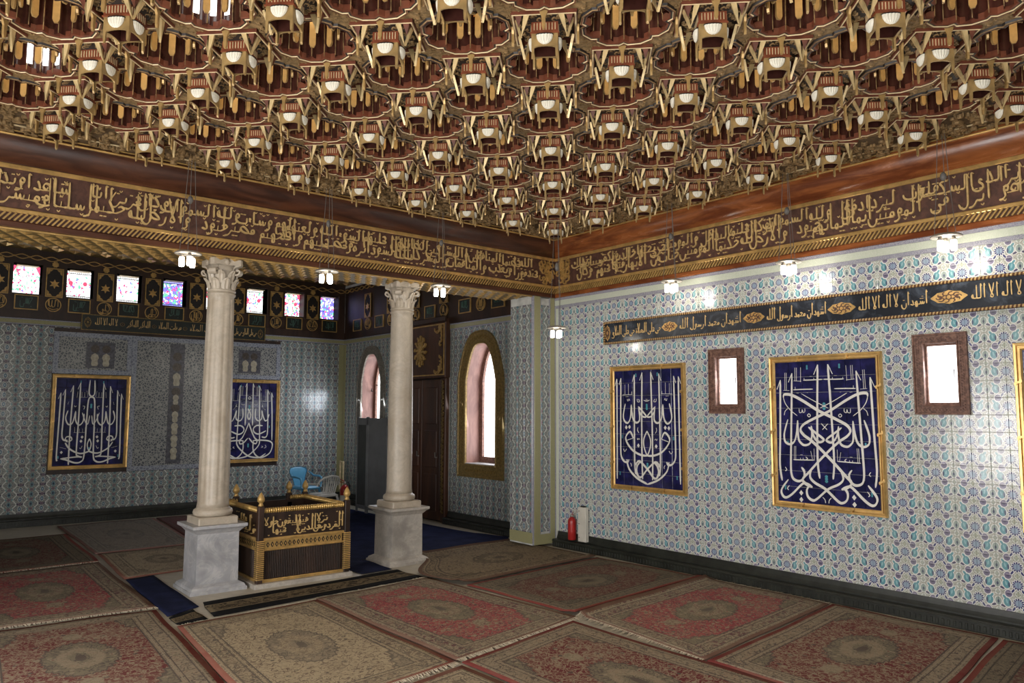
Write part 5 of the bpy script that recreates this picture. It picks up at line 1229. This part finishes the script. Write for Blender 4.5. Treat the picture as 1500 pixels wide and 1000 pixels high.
def panel(T0, a0, a1, b0, b1, key, label, cx, mirror_from, flip=1):
    c = (a0+a1)/2; e = empty('framed_inscription', T0(c, b0, .002)); tag(e, label, 'panel', 'blue calligraphy panels in gilt frames')
    O = Vector(T0(c, b0, 0)); T = lambda s, t, h: tuple(Vector(T0(s, t, h))-O)
    i0, i1, j0, j1 = a0+.055, a1-.055, b0+.055, b1-.055
    q = MB(); moulding(q, rect(i0, i1, j0, j1), [(-.004, .004), (-.004, .022), (.008, .034), (.018, .034), (.022, .020), (.030, .020), (.034, .040), (.050, .044), (.055, .036), (.055, .0)], T)
    fr = q.build('gilt_frame', 'gold_bright', e)
    for u, v in ((.27, 0), (.73, 0), (.27, 1), (.73, 1), (0, .2), (0, .5), (0, .8), (1, .2), (1, .5), (1, .8)):
        x, z = a0+.028+(a1-a0-.056)*u, b0+.028+(b1-b0-.056)*v
        q = MB(); q.ribbon([(x-.026, z-.016), (x-.006, z-.020), (x, z), (x+.006, z+.020), (x+.026, z+.016)] if v in (0, 1) else [(x-.016, z-.026), (x-.02, z-.006), (x, z), (x+.02, z+.006), (x+.016, z+.026)], .017, .03, .05, T, nib=None); q.build('frame_knot', 'gold_bright', fr)
    nx, nz = 7, 9; tw, th = (i1-i0)/nx, (j1-j0)/nz
    vs, fs = tile_mesh(tw, th, 0, None, .003, .014, .003); q = MB(); o0 = Vector(T0(0, 0, 0))
    q.add([Vector(T0(x-tw/2, y-th/2, h))-o0 for x, y, h in vs], fs); me = q.mesh('glazed_tile', 'navy_tile')
    for i in range(nx):
        for j in range(nz):
            o = inst('glazed_tile', me, e, T(i0+(i+.5)*tw, j0+(j+.5)*th, .002)); o.rotation_euler = (R.uniform(-.004, .004), R.uniform(-.004, .004), R.uniform(-.004, .004))
    q = MB(); W_, H_ = i1-i0, j1-j0; cm = (i0+i1)/2
    for w_, P in PANEL[key]:
        for sg in (1, -1):
            pts = [(cm+sg*(x-cx)*W_*.97, min(j1-.01, max(j0+.008, j0+(y*.985+.006)*H_))) for x, y in P]
            if len(P) == 2 and w_ >= .8:
                px, pz = (pts[0][0]+pts[1][0])/2, (pts[0][1]+pts[1][1])/2; q.prism([(px-.021, pz), (px, pz-.026), (px+.021, pz), (px, pz+.026)], .010, .0176, T); continue
            q.ribbon(pts, (.0255 if w_ > .5 else .020)*w_, .010, .0175+(.0006 if sg > 0 else 0), T, nib=1.15 if w_ > .65 else None, minw=.6)
    q.build('white_lettering', 'glaze_white', e)
    for u, v, k in ((.0, .68, 1), (.0, .18, 1), (-.16, .955, .6), (.16, .955, .6), (-.38, .42, .6), (.38, .42, .6), (-.42, .10, .6), (.42, .10, .6)):
        x, z = cm+u*W_, j0+v*H_
        q = MB()
        for d in (-.022, 0, .022): q.prism([(x+.016*k*cos(t), z+d*k+.016*k*sin(t)) for t in (0, 1.05, 2.1, 3.14, 4.2, 5.2)], .012, .0172, T)
        q.build('turquoise_ornament', 'glaze_aqua', e)
    return e
panel(xw, 1.043, 2.188, PZ[0], PZ[1], 'P1', 'blue tile panel with white lettering on the sunlit wall, nearest the red extinguisher', CX['P1'], 0)
panel(xw, 3.262, 4.402, PZ[0], PZ[1], 'P2', 'blue tile panel between the two small wooden windows, its white letters crossing as an X', CX['P2'], 0)
panel(xw, 5.455, 6.60, PZ[0], PZ[1], 'P1', 'blue tile panel cut by the right edge of the photo, only its gilt frame showing', CX['P1'], 0)
panel(bw, -5.0, -3.875, BZ[0], BZ[1], 'P3', 'blue tile panel on the far wall, left of both columns', CX['P3'], 0)
panel(bw, -2.43, -1.31, BZ[0], BZ[1], 'P4', 'blue tile panel on the far wall, half hidden behind the fluted column', CX['P4'], 0)

# ------------------------------------------------------------------ black boards with gilt writing
def cartouche(q, x, z, w_, h_, T, mi0=0, mi1=1):
    P = [(x+w_/2*(1-.10*abs(sin(3*t)))*cos(t)*(1+.06*cos(2*t)), z+h_/2*(1-.16*abs(sin(4*t)))*sin(t)) for t in [k*pi/20 for k in range(40)]]
    q.prism(P, .02, .027, T, mi0)
    for k in range(10):
        a = k*pi/5; c = (x+w_*.28*cos(a), z+h_*.26*sin(a))
        q.ribbon([(c[0]+w_*.09*cos(a+u), c[1]+h_*.13*sin(a+u)) for u in (0, 1.2, 2.4, 3.6, 4.8)], .008, .027, .030, T, mi1, nib=None)
    q.ribbon([(x+h_*.17*cos(u*.7), z+h_*.17*sin(u*.7)) for u in range(10)], .007, .027, .030, T, mi1, nib=None)
b = empty('inscription_board', (0, -3.7, 2.60)); tag(b, 'long blue-black board with gilt writing and rope edges along the sunlit tiled wall', 'board')
TB = lambda s, t, h: (-h-.012, -(s-3.7), t-2.60)
q = MB(); q.bbox(.94, 7.2, 2.60, 2.89, 0, .02, .003, 0, TB); q.build('board', 'board', b)
for z in (2.603, 2.862):
    q = MB(); q.bbox(.935, 7.2, z, z+.025, .012, .036, .007, 0, TB); q.build('rope_edge', 'rope', b, lambda v: (v.y, v.z*10))
q = MB(); q.bbox(.935, .96, 2.603, 2.887, .012, .036, .007, 0, TB); q.build('rope_edge', 'rope', b, lambda v: (v.z, v.y*10))
for x, w_ in ((1.005, .09), (1.99, .22), (3.10, .24), (4.05, .26), (5.0, .28), (5.96, .28)): q = MB(); cartouche(q, x, 2.745, w_, .12 if w_ > .1 else .20, TB); q.build('gilt_cartouche', ['gold_bright', 'band_ground'], b)
for ws, x0, x1 in (('حي على الصلاة حي على الفلاح', 1.86, 1.08), ('اشهدان محمد ارسول الله', 2.95, 2.13), ('اشهدان محمد ارسول الله', 3.90, 3.25), ('اشهدان لا اله الا الله', 4.83, 4.21), ('اشهدان لا اله الا الله', 5.80, 5.17), ('الله اكبر الله اكبر', 6.9, 6.15)):
    q = MB(); write(q, ws.split(), x0, x1, TB, .02, .026, (2.65, 2.84), (.0105, .088), (.32,), marks=False); q.build('lettering', 'gold_pale', b)
b = empty('inscription_board', (-3.15, 6.2, 3.05)); tag(b, 'dark green board with dim gilt writing under the stained-glass windows of the far wall', 'board')
TB2 = lambda s, t, h: (s+3.15, -h, t-3.05)
q = MB(); q.bbox(-4.65, -1.64, 3.045, 3.30, .03, .06, .004, 0, TB2); q.build('board', 'board_dark', b)
q = MB(); moulding(q, rect(-4.64, -1.65, 3.055, 3.29), [(0, .058), (0, .07), (.012, .07), (.012, .05)], TB2); q.build('thin_rim', 'arch_gold', b)
TC = lambda s, t, h: TB2(s, t, h+.04)
for x, w_, h_ in ((-4.56, .10, .18), (-1.73, .10, .18), (-4.05, .07, .07), (-3.56, .07, .07), (-3.06, .07, .07), (-2.40, .07, .07)):
    q = MB(); cartouche(q, x, 3.17, w_, h_, TC); q.build('gilt_cartouche', ['arch_gold', 'black'], b)
for ws, x0, x1 in (('لا اله الا الله', -4.12, -4.46), ('الله اكبر الله اكبر', -3.62, -3.98), ('قد قامت الصلاة', -3.12, -3.49), ('قد قامت الصلاة', -2.48, -2.98), ('حي على الفلاح حي على الصلاة', -1.80, -2.34)):
    q = MB(); write(q, ws.split(), x0, x1, TC, .02, .026, (3.085, 3.27), (.010, .085), (.32,), marks=False); q.build('lettering', 'gold_pale', b)

# ------------------------------------------------------------------ hanging lamps
def lamp(x, y, z, top, label, k, pw):
    e = empty('hanging_lamp', (x, y, z)); tag(e, label, 'lamp', 'small hanging lamps on wires')
    q = MB(); q.lathe([(.03, .035), (.10, .022), (.118, .010), (.120, .002), (.112, .0), (.02, .004)], 24); q.build('round_plate', 'lamp_plate', e)
    for i in range(3):
        a = i*2*pi/3+.5+k*.0; r = .055
        t = empty('glass_cup', (r*cos(a), r*sin(a), 0), 0, e)
        q = MB(); q.lathe([(.014, .0), (.020, -.02), (.024, -.03)], 12); q.build('collar', 'lamp_plate', t)
        q = MB(); q.lathe([(.022, -.028), (.025, -.05), (.025, -.105), (.020, -.115), (.004, -.117)], 12); q.build('lit_glass', 'lamp_tube', t)
    for i in range(3):
        a = i*2*pi/3+.2; P = [(.09*cos(a), .09*sin(a), .014), (.055*cos(a), .055*sin(a), (top-z)*.5), (.03*cos(a), .03*sin(a), top-z)]
        q = MB(); q.tube(P, .0028, 4, sm=False); q.build('wire', 'wire', e)
    q = MB(); q.lathe([(.01, (top-z)*.62), (.022, (top-z)*.60), (.026, (top-z)*.57), (.012, (top-z)*.54)], 10); q.build('wire_spreader', 'wire', e)
    d = bpy.data.lights.new('bulb_light', 'POINT'); d.energy = pw; d.color = (1, .92, .80); d.shadow_soft_size = .05
    o = bpy.data.objects.new('bulb_light', d); C.objects.link(o); o.parent = e; o.location = (0, 0, -.16)
LZ = 3.195
lamp(-4.93, -.35, LZ, 4.08, 'small lamp of lit glass cups hanging just left of the fluted column', 0, 1.2)
lamp(-3.54, -.35, LZ, 4.08, 'small lamp of lit glass cups hanging between the two marble columns', 0, 1.2)
lamp(-2.12, -.35, LZ, 4.08, 'small lamp of lit glass cups hanging just right of the plain column', 0, 1.5)
lamp(-.73, -.82, 2.77, 4.08, 'lowest small lamp of lit glass cups, hanging in the corner of the hall', 0, 2)
lamp(-.35, -2.28, LZ, 4.08, 'small lamp of lit glass cups above the panel nearest the corner', 0, 3)
lamp(-.35, -3.70, LZ, 4.08, 'small lamp of lit glass cups above the panel between the wooden windows', 0, 3.5)
lamp(-.35, -5.12, LZ, 4.08, 'small lamp of lit glass cups above the second wooden window from the corner', 0, 4)

# ------------------------------------------------------------------ gilded reader's enclosure
cr = empty('gilded_enclosure', (-3.555, .52, 0)); tag(cr, 'low square wooden enclosure with gilded calligraphy sides and knobbed posts, between the columns', 'railing')
X0, X1, Y0, Y1 = -.475, .475, -.53, .53
q = MB(); q.bbox(X0-.06, X1+.06, Y0-.06, Y1+.06, 0, .045, .006); q.build('stone_plinth', 'marble_warm', cr)
q = MB()
for (x0, x1, y0, y1) in ((X0+.012, X1-.012, Y0+.012, Y0+.04), (X0+.012, X1-.012, Y1-.04, Y1-.012), (X0+.012, X0+.04, Y0, Y1), (X1-.04, X1-.012, Y0, Y1)): q.box(x0, x1, y0, y1, .045, .47)
q.build('lower_box', 'wood_dark', cr)
q = MB(); q.box(X0+.02, X1-.02, Y0+.02, Y1-.02, .05, .10); q.build('inner_floor', 'blue_felt', cr)
sides = [(lambda s, t, h: (s, Y0-h, t), X0, X1), (lambda s, t, h: (-s, Y1+h, t), -X1, -X0), (lambda s, t, h: (X0-h, -s, t), -Y1, -Y0), (lambda s, t, h: (X1+h, s, t), Y0, Y1)]
M['rod_gold'] = plain('gilt_turned_rod', (.62, .40, .13), .3, .5, .5, .2, 10)
TXT_C = ['فوجدا عبدا من عبادنا', 'وهو الغفور', 'اوليك على هدى', 'فيها عين جارية']
for n, (T, a0, a1) in enumerate(sides):
    f = empty('side', (0, 0, 0), 0, cr)
    q = MB(); q.bbox(a0, a1, .045, .075, -.012, .012, .004, 0, T); q.bbox(a0, a1, .355, .375, -.012, .012, .004, 0, T); q.bbox(a0, a1, .455, .482, -.012, .014, .004, 0, T); q.build('gilt_rails', 'gold_bright', f)
    q = MB(); q.bbox(a0+.05, a1-.05, .375, .455, -.012, .004, .002, 0, T); q.build('lozenge_band', 'gold', f)
    q = MB(); m_ = int((a1-a0-.12)/.045)
    for k in range(m_):
        x = a0+.06+(k+.5)*(a1-a0-.12)/m_
        q.prism([(x, .387), (x+.017, .415), (x, .443), (x-.017, .415)], .004, .009, T, 0); q.prism([(x, .402), (x+.007, .415), (x, .428), (x-.007, .415)], .009, .013, T, 1)
    q.build('lozenges', ['black', 'gold_bright'], f)['kind'] = 'stuff'
    q = MB(); k = a0+.058
    while k < a1-.06: q.bbox(k, k+.012, .078, .352, -.012, .002, .003, 0, T); k += .019
    q.build('dark_reeds', 'wood_dark', f)['kind'] = 'stuff'
    q = MB(); q.box(a0+.02, a1-.02, .482, .70, -.03, -.012, 0, T); q.build('band_ground', 'wood_dark', f)
    q = MB(); write(q, ('الفردوس نزلا خالدين فيها لا يبغون عنها حولا' if n == 0 else TXT_C[n]).split(), a1-.03, a0+.03, T, -.012, .004, (.487, .70), (.0115, .075), (.20, .58), squeeze=.52); q.build('gilt_lettering', 'gold_pale', f)
    q = MB(); q.box(a0+.02, a1-.02, .70, .73, -.035, .0, 0, T); q.build('dark_rail', 'wood_dark', f)
    gap = n == 1
    seg = [(a0+.03, a1-.03)] if not gap else [(a0+.03, a0+.20), (a1-.14, a1-.03)]
    for s0, s1 in seg:
        q = MB(); q.tube([T(s0, .752, -.015), T(s1, .752, -.015)], .020, 8)
        m_ = int((s1-s0)/.024)
        for k in range(m_):
            x = s0+(k+.5)*(s1-s0)/m_; q.tube([T(x-.008, .752, -.015), T(x-.006, .752, -.015), T(x+.006, .752, -.015), T(x+.008, .752, -.015)], [.018, .029, .029, .018], 10)
        q.build('beaded_rod', 'rod_gold', f)
for px, py, in ((X0, Y0), (X1, Y0), (X0, Y1), (X1, Y1), (X0+.13, Y1), (X1-.20, Y1)):
    p = empty('post', (px, py, 0), 0, cr); w_ = .030
    q = MB(); q.bbox(-w_, w_, -w_, w_, .045, .80, .005); q.build('shaft', 'wood_dark', p)
    if abs(px) > .4:
        q = MB()
        for k in range(20): q.bbox(-w_-.008, w_+.008, -w_-.008, w_+.008, .08+k*.0195, .0915+k*.0195, .003)
        q.build('gilt_rings', 'gold_bright', p)['kind'] = 'stuff'
    q = MB(); q.lathe([(.020, .80), (.028, .81), (.018, .825), (.018, .835), (.034, .85), (.037, .87), (.030, .895), (.014, .925), (.003, .94)], 14); q.build('knob', 'gold', p)

# ------------------------------------------------------------------ plastic chairs by the far wall
M['blue_plastic'] = plain('light_blue_plastic', (.10, .33, .52), .35, 0, .5, .08, 5); M['white_plastic'] = plain('greyish_white_plastic', (.55, .54, .50), .4, 0, .5, .06, 5)
def chair(x, y, rz, sc, mat, label, slats):
    e = empty('plastic_chair', (x, y, .026), rz); e.scale = (sc,)*3; tag(e, label, 'chair', 'plastic chairs')
    q = MB(); q.bbox(-.24, .24, -.24, .22, .425, .450, .04); q.bbox(-.22, .22, -.22, .20, .405, .425, .04); q.build('seat', mat, e)
    back = empty('backrest', (0, 0, 0), 0, e)
    bz = lambda z: .22+(z-.45)*.22
    if slats:
        for k in range(7):
            u = -.15+.05*k; q = MB(); q.tube([(u*.9, bz(.47), .46), (u, bz(.6)+.015, .60), (u*1.12, bz(.80)-.02*abs(u)*4, .80-.10*abs(u))], .014, 6); q.build('slat', mat, back)
        q = MB(); q.tube([(-.25, bz(.5)-.06, .62), (-.245, bz(.7)-.03, .72), (-.17, bz(.8), .79), (0, bz(.83)+.01, .825), (.17, bz(.8), .79), (.245, bz(.7)-.03, .72), (.25, bz(.5)-.06, .62)], .022, 8); q.build('top_rail', mat, back)
    else:
        q = MB(); P = [(-.13, .45), (.13, .45), (.16, .62), (.22, .76), (.20, .82), (.08, .85), (-.08, .85), (-.20, .82), (-.22, .76), (-.16, .62)]
        q.prism(P, 0, .022, lambda a, z, h: (a, bz(z)+h-.03*abs(a)*3, z)); q.build('panel', mat, back)
    for sx in (-1, 1):
        q = MB(); q.tube([(sx*.24, bz(.72)-.04, .74 if not slats else .66), (sx*.275, .10, .655), (sx*.28, -.10, .650), (sx*.265, -.20, .63), (sx*.25, -.215, .55), (sx*.24, -.21, .43)], [.016, .022, .024, .022, .019, .018], 8); q.build('armrest', mat, e)
        for sy in (-1, 1):
            q = MB(); q.tube([(sx*.21, sy*.20, .42), (sx*.235, sy*.225+(.03 if sy > 0 else 0), .2), (sx*.25, sy*.24+(.06 if sy > 0 else 0), 0)], [.030, .025, .020], 8); q.build('leg', mat, e)
chair(-1.0, 5.62, radians(10), .84, 'blue_plastic', 'light blue plastic chair against the far tiled wall, behind the whitish chair', False)
chair(-1.22, 4.45, radians(188), .80, 'white_plastic', 'whitish plastic armchair with a slatted back, in front of the blue chair', True)

# ------------------------------------------------------------------ extinguishers, white post, leaning frame, grey screen
M['red_paint'] = plain('red_enamel', (.42, .022, .020), .3, 0, .5, .15, 5); M['white_paint'] = plain('chalky_white_paint', (.66, .63, .55), .5, 0, .5, .08, 6); M['rubber'] = plain('black_rubber', (.02, .02, .02), .6)
def extinguisher(x, y, z, sc, label, rz=0., lab=False):
    e = empty('fire_extinguisher', (x, y, z), rz); e.scale = (sc,)*3; tag(e, label, 'fire extinguisher')
    q = MB(); q.lathe([(.060, 0), (.064, .01), (.064, .27), (.060, .30), (.045, .325), (.025, .34), (.018, .345)], 20); q.build('cylinder', 'red_paint', e)
    q = MB(); q.lathe([(.018, .343), (.020, .36), (.020, .38), (.012, .385)], 10); q.build('valve', 'lamp_plate', e)
    q = MB(); q.tube([(0, 0, .385), (-.02, 0, .40), (-.075, 0, .425)], .007, 6); q.tube([(0, 0, .375), (-.03, 0, .378), (-.075, 0, .388)], .006, 6); q.build('handle', 'red_paint', e)
    q = MB(); q.tube([(.018, 0, .37), (.06, 0, .375), (.078, 0, .33), (.076, 0, .2), (.074, 0, .10)], .008, 6); q.build('hose', 'rubber', e)
    q = MB(); q.lathe([(.0655, .12), (.0655, .20)], 20, cap=False); q.build('label_band', 'white_paint' if lab else 'red_paint', e)
extinguisher(-.061, -.375, .120, .84, 'red fire extinguisher by the sunlit tiled wall, beside the white post', radians(60))
extinguisher(-.56, 4.95, .020, 1.25, 'dim red fire extinguisher with a white label, behind the gilded enclosure', 0, True)
e = empty('white_post', (-.055, -.575, .120)); tag(e, 'short white painted box standing against the tiled wall by the red extinguisher', 'box')
q = MB(); q.bbox(-.030, .030, -.070, .070, 0, .43, .006); q.build('body', 'white_paint', e)
q = MB(); q.bbox(-.020, .020, -.035, .035, .43, .445, .004); q.build('top_knob', 'rubber', e)
for z in (.05, .22, .38):
    q = MB(); q.tube([(-.030, .045, z), (-.035, .045, z)], .006, 6); q.build('screw', 'rubber', e)
e = empty('leaning_frame', (-.22, 5.72, .05)); tag(e, 'narrow pale frame leaning in the far corner behind the small extinguisher', 'frame')
q = MB(); moulding(q, rect(-.05, .05, .25, .74), [(0, 0), (0, .03), (.025, .03), (.025, 0)], lambda s, t, h: (-h, s, t)); q.build('frame_bars', 'ivory', e)
q = MB(); q.tube([(0, -.06, .25), (0, -.06, -.05)], .012, 6); q.tube([(0, .06, .25), (0, .06, -.05)], .012, 6); q.build('legs', 'ivory', e)
M['grey_paint'] = plain('grey_painted_board', (.13, .135, .14), .5, 0, .4, .12, 4); M['grey_dark'] = plain('dark_grey_board', (.045, .048, .046), .6, 0, .4, .15, 4)
e = empty('folding_screen', (-.5, 4.1, .020)); tag(e, 'tall grey folding screen standing between the small arched window and the plain column', 'screen')
for k, (p0, p1, mt) in enumerate((((.0, .52), (-.02, .12), 'grey_dark'), ((-.02, .12), (.06, -.42), 'grey_paint'))):
    a, b_ = Vector(p0), Vector(p1); d = (b_-a).normalized(); nr = Vector((-d.y, d.x)); L = (b_-a).length
    T = lambda u, v_, z, a=a, d=d, nr=nr: (a.x+d.x*u+nr.x*v_, a.y+d.y*u+nr.y*v_, z)
    w = empty('leaf', (0, 0, 0), 0, e)
    q = MB(); q.box(.03, L-.03, -.008, .008, .10, 1.50, 0, T); q.build('board', mt, w)
    q = MB(); q.bbox(0, .035, -.016, .016, 0, 1.64, .004, 0, T); q.bbox(L-.035, L, -.016, .016, 0, 1.64, .004, 0, T); q.bbox(.0, L, -.016, .016, 1.50, 1.62, .004, 0, T); q.bbox(0, L, -.016, .016, .06, .12, .004, 0, T); q.build('frame', 'grey_paint', w)

# ------------------------------------------------------------------ rugs
def rug(label, P, mat, z=.004, fr=(1, 1), n=(20, 26), name='rug', fold=None, curl=None, fl=.05, wob=.005, uvr=0, th=.009, group='patterned rugs on the floor'):
    """P = four corners: P[0]->P[1] and P[3]->P[2] are the fringed ends."""
    c = sum((Vector(p) for p in P), Vector((0, 0)))/4; e = empty(name, (c.x, c.y, z)); tag(e, label, 'rug' if name == 'rug' else 'carpet', group)
    P = [Vector(p)-c for p in P]; nu, nv = n; rr = random.Random(int(abs(c.x*1000+c.y*77)))
    ph = [rr.uniform(0, 6) for _ in range(6)]
    def S(u, v):
        p = (P[0]*(1-u)+P[1]*u)*(1-v)+(P[3]*(1-u)+P[2]*u)*v
        w1 = wob*(sin(v*7+ph[0])+.5*sin(v*15+ph[1])); w2 = wob*(sin(u*6+ph[2])+.5*sin(u*13+ph[3]))
        du = (P[1]-P[0]).normalized(); dv = (P[3]-P[0]).normalized()
        k = 1 if 1 else 0
        p = p+du*w1*(abs(u-.5)*2)**4+dv*w2*(abs(v-.5)*2)**4
        h = th+.0025*(1+sin(u*9+ph[4])*sin(v*8+ph[5]))
        if fold: h += fold(u, v)
        if curl: p = p+Vector(curl(u, v))
        return p.x, p.y, h
    q = MB(); o = 0
    for j in range(nv+1):
        for i in range(nu+1): q.v.append(S(i/nu, j/nv))
    ov = len(q.v)
    for j in range(nv+1):
        for i in range(nu+1): x, y, h = S(i/nu, j/nv); q.v.append((x, y, h-th))
    W_ = nu+1; uv = (lambda u, v: (u, v)) if not uvr else (lambda u, v: (v, u))
    for j in range(nv):
        for i in range(nu):
            a = j*W_+i; q.face((a, a+1, a+W_+1, a+W_), 0, [uv(i/nu, j/nv), uv((i+1)/nu, j/nv), uv((i+1)/nu, (j+1)/nv), uv(i/nu, (j+1)/nv)], True)
            q.face((ov+a, ov+a+W_, ov+a+W_+1, ov+a+1), 0, [(.01, .01)]*4)
    rim = [i for i in range(nu)]+[nu+W_*j for j in range(nv)]+[nv*W_+nu-i for i in range(nu)]+[W_*(nv-j) for j in range(nv)]
    for k in range(len(rim)):
        a, b_ = rim[k], rim[(k+1) % len(rim)]; q.face((a, ov+a, ov+b_, b_), 0, [(.01, .01)]*4)
    q.build('pile', mat, e)
    for side in (0, 1):
        if not fr[side]: continue
        q = MB(); L = (P[1]-P[0]).length; m_ = int(L/.011)
        for k in range(m_):
            u = (k+.5)/m_; x, y, h = S(u, float(side)); d = ((P[0]-P[3]) if side == 0 else (P[3]-P[0])).normalized(); t = (P[1]-P[0]).normalized()
            b0, l_, sk_ = Vector((x, y)), fl*rr.uniform(.5, 1.15), rr.uniform(-.5, .5)
            tip = b0+d*l_+t*l_*sk_
            q.add([(b0.x-t.x*.005-d.x*.01, b0.y-t.y*.005-d.y*.01, h+.001), (b0.x+t.x*.005-d.x*.01, b0.y+t.y*.005-d.y*.01, h+.001), (tip.x+t.x*.003, tip.y+t.y*.003, .004+.004*rr.random()), (tip.x-t.x*.003, tip.y-t.y*.003, .004)], [(0, 1, 2, 3)])
        q.build('fringe', 'fringe', e)['kind'] = 'stuff'
    return e
ridge = lambda c0, w_, h, ax='u': (lambda u, v: h*max(0, 1-abs((u if ax == 'u' else v)-c0)/w_))
rug('large cream rug with a red edge, in front of the black runner', [(-5.075, -.97), (-3.815, -.865), (-3.825, -3.13), (-5.26, -3.33)], 'rug_cream', .005)
rug('bright faded-red rug with a cream oval medallion, in the middle of the floor', [(-3.795, -.83), (-2.47, -.69), (-2.33, -2.81), (-3.80, -3.10)], 'rug_red', .005, fl=.06)
rug('wine-red rug at the bottom edge of the photo, just below the bright red medallion rug', [(-3.79, -3.145), (-2.45, -2.87), (-2.455, -5.25), (-3.75, -5.45)], 'rug_wine', .004, fr=(0, 1))
rug('brownish rug at the bottom edge of the photo, below the large cream rug', [(-5.27, -3.42), (-3.83, -3.21), (-3.79, -5.45), (-5.40, -5.62)], 'rug_sand', .004, fr=(0, 1))
rug('wine-red rug in the lower left corner, left of the large cream rug', [(-6.45, -.215), (-5.06, -.295), (-5.215, -2.55), (-6.62, -2.50)], 'rug_wine', .004, fl=.035)
rug('worn red rug at the left edge of the photo, above the lower left corner rug', [(-6.38, 2.27), (-4.995, 2.345), (-5.04, -.215), (-6.42, -.13)], 'rug_red', .004, fl=.04)
rug('dim wine-red rug at the left edge of the photo, nearest the far wall', [(-6.35, 4.88), (-4.92, 4.88), (-4.975, 2.42), (-6.36, 2.34)], 'rug_dark', .004, fl=.04)
rug('greyed rug close to the far wall, left of the fluted column', [(-4.88, 5.80), (-3.50, 5.84), (-3.72, 2.97), (-4.91, 2.95)], 'rug_grey', .005, fr=(0, 0))
rug('sand-coloured rug directly in front of the greyed rug, left of the fluted column', [(-4.89, 2.92), (-3.74, 2.93), (-3.76, 1.42), (-4.98, 1.20)], 'rug_sand', .004, fr=(0, 0), n=(16, 14))
rug('purple-red rug along the far wall, behind the fluted column', [(-3.46, 5.86), (-3.0, 5.86), (-3.0, 2.9), (-3.68, 3.1)], 'rug_purple', .004, fr=(0, 0), n=(10, 20))
rug('brown folded rug behind the others, its curved edge against the right column', [(-1.88, .48), (-.24, .56), (-.25, -.98), (-2.37, -1.19)], 'rug_brown', .005, fr=(0, 0), n=(26, 20),
    fold=lambda u, v: .030*max(0, 1-v/.06)+.035*max(0, 1-abs(v-.97)/.05)+.04*max(0, 1-u/.07)*(1-.5*v), curl=lambda u, v: (-.30*max(0, 1-u*2.5)*max(0, sin((v-.25)/.75*pi))**1.5 if v > .25 else 0, 0), uvr=1)
rug('dark wine-red rug between the brown folded rug and the red rug by the tiled wall', [(-2.35, -1.23), (-.26, -1.02), (-.18, -2.50), (-2.28, -2.72)], 'rug_dark', .005, fr=(0, 0), n=(26, 20), fold=lambda u, v: .035*max(0, 1-abs(v-.98)/.05), uvr=1)
rug('red rug along the tiled wall, in front of the panel with the crossing letters', [(-.20, -2.55), (-.20, -3.92), (-2.43, -4.18), (-2.28, -2.78)], 'rug_red', .005, fr=(1, 1), fold=ridge(.0, .06, .035), fl=.075)
rug('wine-red rug along the tiled wall, below the second wooden window', [(-.20, -3.95), (-.21, -5.30), (-2.44, -5.62), (-2.435, -4.21)], 'rug_wine', .004, fr=(1, 0), fl=.035)
rug('dark wine-red rug in the lower right corner of the photo', [(-.21, -5.33), (-.21, -6.70), (-2.44, -7.0), (-2.44, -5.65)], 'rug_dark', .004, fr=(1, 0), fl=.035)
rug('black floral runner in front of the gilded enclosure', [(-4.74, -.84), (-4.66, -.30), (-2.52, -.14), (-2.49, -.62)], 'runner', .004, fr=(0, 0), name='runner_rug', n=(10, 30), uvr=1, th=.006, group='plain and dark floor carpets')
rug('short end of black floral runner beside the cream rug, below the navy felt', [(-5.055, -.93), (-5.045, -.64), (-4.80, -.48), (-4.80, -.88)], 'runner', .004, fr=(0, 0), name='runner_rug', n=(6, 8), uvr=1, th=.005, wob=.004, group='plain and dark floor carpets')
rug('navy felt carpet left of the fluted column, between the sand rug and the runner', [(-4.975, 1.17), (-4.69, 1.22), (-4.73, -.42), (-5.045, -.60)], 'blue_felt', .004, fr=(0, 0), name='felt_carpet', n=(6, 16), th=.005, wob=.004, group='plain and dark floor carpets')
# wide navy felt behind and between the columns, cut round the pedestals and the enclosure
e = empty('felt_carpet', (-1.6, 3, .003)); tag(e, 'wide navy felt carpet spread behind the gilded enclosure and the right column', 'carpet', 'plain and dark floor carpets')
q = MB()
def felt(P):
    n = 8
    for i in range(n):
        for j in range(n):
            V = []
            for du, dv in ((0, 0), (1, 0), (1, 1), (0, 1)):
                u, v_ = (i+du)/n, (j+dv)/n; p = (Vector(P[0])*(1-u)+Vector(P[1])*u)*(1-v_)+(Vector(P[3])*(1-u)+Vector(P[2])*u)*v_
                V.append((p.x+1.6, p.y-3, .006+.006*(1+sin(p.x*5+p.y*2))*max(0, sin(p.y*7+p.x*3))))
            q.add(V, [(0, 1, 2, 3)], 0, None, True)
felt([(-2.93, .62), (-.30, .62), (-.46, 5.7), (-2.26, 5.7)]); felt([(-1.95, .50), (-.48, .58), (-.30, .62), (-1.95, .62)]); felt([(-2.93, -.10), (-2.53, -.07), (-2.53, .62), (-2.93, .62)]); felt([(-.30, .62), (-.12, .86), (-.42, 1.5), (-.46, 2.8)])
q.build('felt', 'blue_felt', e)
